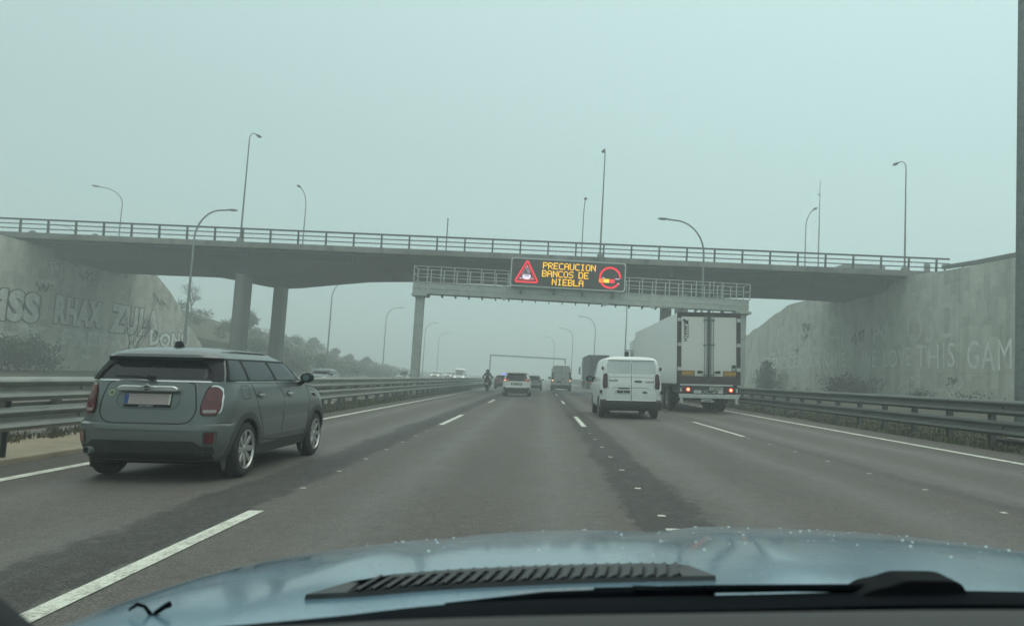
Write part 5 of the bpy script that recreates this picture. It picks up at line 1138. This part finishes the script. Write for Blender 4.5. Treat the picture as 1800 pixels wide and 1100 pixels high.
MB().box((-.11, -.395, 1.36), (.11, -.345, 1.42)).build('jacket_lettering', P_bump, pr, bevel=.01)
place(pr, -4.62, 65.4)
# ---------------------------------------------------------------- the car we are looking out of
oc = thing('own_car', 'pale blue car bonnet with black vent, wipers and water drops, at bottom of view', 'car', (0, 0, 0), (0, TILT, 0))
g = NG('bonnet_paint'); n1 = g.noise(6, 6); n2 = g.noise(55, 3)
g.set(g.p.inputs['Base Color'], g.mix(g.rng(n1, .35, .65), (.155, .29, .385), (.19, .335, .435))); g.p.inputs['Metallic'].default_value = .35
g.set(g.p.inputs['Roughness'], g.rng(n1, .3, .7, .2, .34)); g.p.inputs['Coat Weight'].default_value = 1; g.p.inputs['Coat Roughness'].default_value = .10; M_bon = g.m
XC, HW = .43, .88
def yfront(x): d = (x-XC)/HW; return 1.93-(.42 if d < 0 else .55)*abs(d)**3.2
def hz_(x, y):
    d = (x-XC)/HW; yf = yfront(x); t_ = max(0, min(1, (y-.60)/(yf-.60)))
    z = 1.016-.03*t_-(.120 if d > -.6 else .120-.026*(-d-.6)/.4)*t_**2.2-(.014 if d < 0 else .045)*abs(d)**3
    r2 = 1/(1+math.exp(-(x-.36)/.028))*1/(1+math.exp((x-.98)/.04)); r1 = math.exp(-((x+.16)/.05)**2)
    z += .021*r2*(.15+.85*t_)-.007*r1*t_-.010+.007*t_/(1+math.exp(-(x+.30-.10*t_)/.012))*(1 if x < .2 else max(0, 1-(x-.2)/.15))
    k = max(0, (t_-.90)/.10); z -= .02*k*k
    k = max(0, (abs(d)-.93)/.07); z -= .008*k*k
    return z
mb = MB(); nx, ny = 96, 60; vs = []
for j in range(ny+1):
    for i in range(nx+1):
        x = XC-HW+2*HW*i/nx; y = .64+(yfront(x)-.64)*j/ny; vs.append((x, y, hz_(x, y)))
for i in range(nx+1): x = XC-HW+2*HW*i/nx; vs.append((x*.99, yfront(x)+.04, hz_(x, yfront(x))-.12))
mb.add(vs, [(j*(nx+1)+i, j*(nx+1)+i+1, (j+1)*(nx+1)+i+1, (j+1)*(nx+1)+i) for j in range(ny+1) for i in range(nx)])
hood = mb.build('bonnet', M_bon, oc, ang=60)
mb = MB()
for s_ in (-1, 1):      # wings dropping away beside the bonnet
    e0 = XC+s_*HW*1.0; vs = []
    for j in range(31):
        x = XC+s_*HW; y = .3+(yfront(x)+.1-.3)*j/30; z = hz_(x, min(max(y, .65), yfront(x)))
        vs += [(x+s_*.004, y, z-.012), (x+s_*.05, y, z-.035), (x+s_*.08, y, z-.10), (x+s_*.09, y, z-.5)]
    mb.add(vs, [(j*4+k, j*4+k+1, (j+1)*4+k+1, (j+1)*4+k) for j in range(30) for k in range(3)])
mb.build('wing', M_bon, oc, ang=60)
# louvred vent lying on the bonnet
x0, x1 = -.185, .232
def Y0(x): return .875+.10*(x-x0)/(x1-x0)-.04*((x-x0)/(x1-x0)-.5)**2
def vz(x, y): return hz_(x, y)+.0015
out_ = [(x0-.03, -.006)]+[(x, -.009) for x in fr(x0+.02, x1-.02, .05)]+[(x1+.035, -.004), (x1+.015, .075)]+[(x, .092) for x in reversed(fr(x0+.045, x1-.04, .05))]+[(x0+.0, .06)]
pv = [(a, Y0(a)+b) for a, b in out_]; n = len(pv); cxx, cyy = .015, Y0(.015)+.04
inn = [(min(max(x, x0+.012), x1-.008), Y0(min(max(x, x0+.012), x1-.008))+(.0 if b < .04 else .078)) for (x, y), (a, b) in zip(pv, out_)]
mb = MB().add([(x, y, hz_(x, y)-.006) for x, y in pv]+[(x, y, vz(x, y)+.004) for x, y in [(cxx+(x-cxx)*.99, y+(.004 if b < .04 else -.004)) for (x, y), (a, b) in zip(pv, out_)]]+[(x, y, vz(x, y)+.002) for x, y in inn]+[(x, y, vz(x, y)-.006) for x, y in inn],
       [(k*n+i, k*n+(i+1) % n, (k+1)*n+(i+1) % n, (k+1)*n+i) for k in range(3) for i in range(n)])
M_vent = mat('vent_plastic', (.042, .047, .048), .5, var=.2, scale=20)
v = mb.build('vent', M_vent, oc); mb = MB(); vx = fr(x0+.01, x1-.01, .04)
mb.add([(x, Y0(x)+q, vz(x, Y0(x)+q)-.001) for x in vx for q in (.0, .078)], [(2*i, 2*i+1, 2*i+3, 2*i+2) for i in range(len(vx)-1)]).build('vent_opening', M_black, v)
ns = 25
for i in range(ns):
    x = x0+.02+(x1-x0-.04)*i/(ns-1); a, b = Y0(x)+.002, Y0(x)+.076
    MB().add([(x-.010, a, vz(x, a)-.0), (x+.0035, a, vz(x, a)+.0065), (x+.0155, b, vz(x, b)+.0085), (x+.002, b, vz(x, b)+.001), (x-.008, a, vz(x, a)-.0015), (x+.0055, a, vz(x, a)+.005), (x+.0175, b, vz(x, b)+.007), (x+.004, b, vz(x, b)-.0005)],
             [(0, 1, 2, 3), (4, 7, 6, 5), (0, 4, 5, 1), (1, 5, 6, 2), (2, 6, 7, 3), (3, 7, 4, 0)]).build('slat', M_vent, v, smooth=False)
# drops standing on the paint
rnd = random.Random(12); mb = MB()
M_drop = mat('water_drop', (.50, .60, .62), .25, var=.02, spec=1.)
for i in range(150):
    x = rnd.uniform(-.3, 1.25); y = rnd.uniform(1.15, yfront(x)-.02)
    if rnd.random() > .35+.65*(x > .35): continue
    z = hz_(x, y); r_ = rnd.uniform(.001, .003); a = rnd.uniform(-.3, .3)
    vs = [(x, y, z+r_*.8)]+[(x+r_*q*math.cos(2*math.pi*k/8)*rnd.uniform(.8, 1.3), y+r_*q*1.2*math.sin(2*math.pi*k/8), z+r_*h_) for q, h_ in ((.6, .6), (1, -.1)) for k in range(8)]
    mb.add(vs, [(0, 1+k, 1+(k+1) % 8) for k in range(8)]+[(1+k, 9+k, 9+(k+1) % 8, 1+(k+1) % 8) for k in range(8)])
dr = mb.build('water_drops', M_drop, hood); dr['kind'] = 'stuff'
# scuttle, wipers, dashboard
M_blk = mat('scuttle_black', (.003, .005, .007), .9, var=.2, spec=.05); M_dash = mat('dashboard_grey', (.055, .06, .058), .8, var=.06, scale=30, bump=.15, bscale=300)
def ribbon3(name, pts, sec, m, par):     # sweep a y-z section along x
    mb = MB(); n = len(sec(0)); vs = []
    for p in pts: vs += [(p[0], p[1]+a, p[2]+b) for a, b in sec(p[0])]
    mb.add(vs, [(j*n+i, j*n+(i+1) % n, (j+1)*n+(i+1) % n, (j+1)*n+i) for j in range(len(pts)-1) for i in range(n)]+[tuple(range(n)), tuple((len(pts)-1)*n+i for i in range(n))])
    return mb.build(name, m, par)
def cub(pts, n=6):
    P = [Vector(p) for p in pts]; o = []
    for i in range(len(P)-1):
        a, b, c, d = P[max(i-1, 0)], P[i], P[i+1], P[min(i+2, len(P)-1)]
        for k in range(n): t = k/n; o.append(.5*((2*b)+(c-a)*t+(2*a-5*b+4*c-d)*t*t+(3*b-a-3*c+d)*t**3))
    return o+[P[-1]]
ribbon3('scuttle', cub([(-.46, .52, 1.03), (-.30, .62, 1.031), (-.234, .66, 1.023), (-.145, .70, 1.021), (-.016, .74, 1.025), (.216, .78, 1.025), (.527, .77, 1.038), (.9, .72, 1.035), (1.3, .6, 1.0)]),
        lambda x: [(-.07, -.08), (.03, -.08), (.03, -.012), (.0, .0), (-.06, .004)], M_blk, oc)
ribbon3('dashboard', cub([(-.42, .22, 1.04), (-.30, .38, 1.06), (-.19, .46, 1.08), (-.086, .475, 1.087), (.023, .48, 1.092), (.167, .48, 1.0975), (.35, .48, 1.103), (.6, .47, 1.108), (.9, .44, 1.10)]),
        lambda x: [(-.30, -.2), (.02, -.2), (.02, -.03), (.0, .0), (-.04, .008), (-.30, -.01)], M_dash, oc)
wpr = MB().tube([(.10, .80, 1.022), (.217, .785, 1.030), (.30, .78, 1.034), (.40, .78, 1.036)], [.003, .0042, .0038, .0045], 8).build('wiper', M_blk, oc)
MB().tube([(-.05, .77, 1.012), (.05, .785, 1.018), (.14, .79, 1.022)], [.003, .006, .006], 8).box((.14, .785, 1.018), (.222, .80, 1.028)).build('wiper_blade', M_blk, wpr)
MB().prism(fillet([(.355, 1.030), (.372, 1.040), (.388, 1.043), (.405, 1.049), (.450, 1.0495), (.460, 1.047), (.472, 1.026), (.36, 1.026)], .006), .76, .80).build('wiper_hub', mat('hub_plastic', (.006, .008, .009), .8, spec=.12), wpr, bevel=.005)
nz = MB().tube([(-.378, .80, .992), (-.370, .80, .998), (-.362, .80, .996), (-.355, .80, .988), (-.348, .80, .984)], [.0012, .0022, .0018, .0022, .0018], 8).tube([(-.352, .80, .980), (-.350, .80, .990), (-.342, .80, .996), (-.336, .80, .999)], [.0015, .0026, .0028, .0034], 8).build('black_squiggle', M_blk, oc)  # small dark twisted shape over the bonnet, not identified
MB().tube([(-.42, .40, 1.17), (-.35, .40, 1.13), (-.18, .40, 1.01)], [.05, .05, .05], 16).build('pillar_base', M_black, oc)
# unseen cabin shell, added to shade the dash: roof, pillars, doors, floor and back
M_cab = mat('cabin_lining', (.05, .052, .052), .9)
MB().box((XC-.86, -1.9, 1.47), (XC+.86, .27, 1.51)).build('roof', M_bon, oc, bevel=.03)
for s_ in (-1, 1):
    MB().tube([(XC+s_*.85, .25, 1.47), (XC+s_*1.02, .70, 1.03)], .03, 8).build('windscreen_pillar', M_cab, oc)
    MB().box((XC+s_*1.0-.03, -1.9, .35), (XC+s_*1.0+.03, .30, .98)).build('door', M_cab, oc, bevel=.02)
    MB().tube([(XC+s_*.84, -.9, 1.48), (XC+s_*1.0, -.9, .96)], .05, 8).build('door_pillar', M_cab, oc)
MB().box((XC-.9, -2.3, .3), (XC+.9, .6, .38)).build('floor', M_cab, oc); MB().box((XC-.86, -2.3, .38), (XC+.86, -2.2, 1.0)).build('tailgate', M_bon, oc, bevel=.03)
MB().box((XC-.86, .40, .38), (XC+.86, .47, 1.0)).build('bulkhead', M_cab, oc)
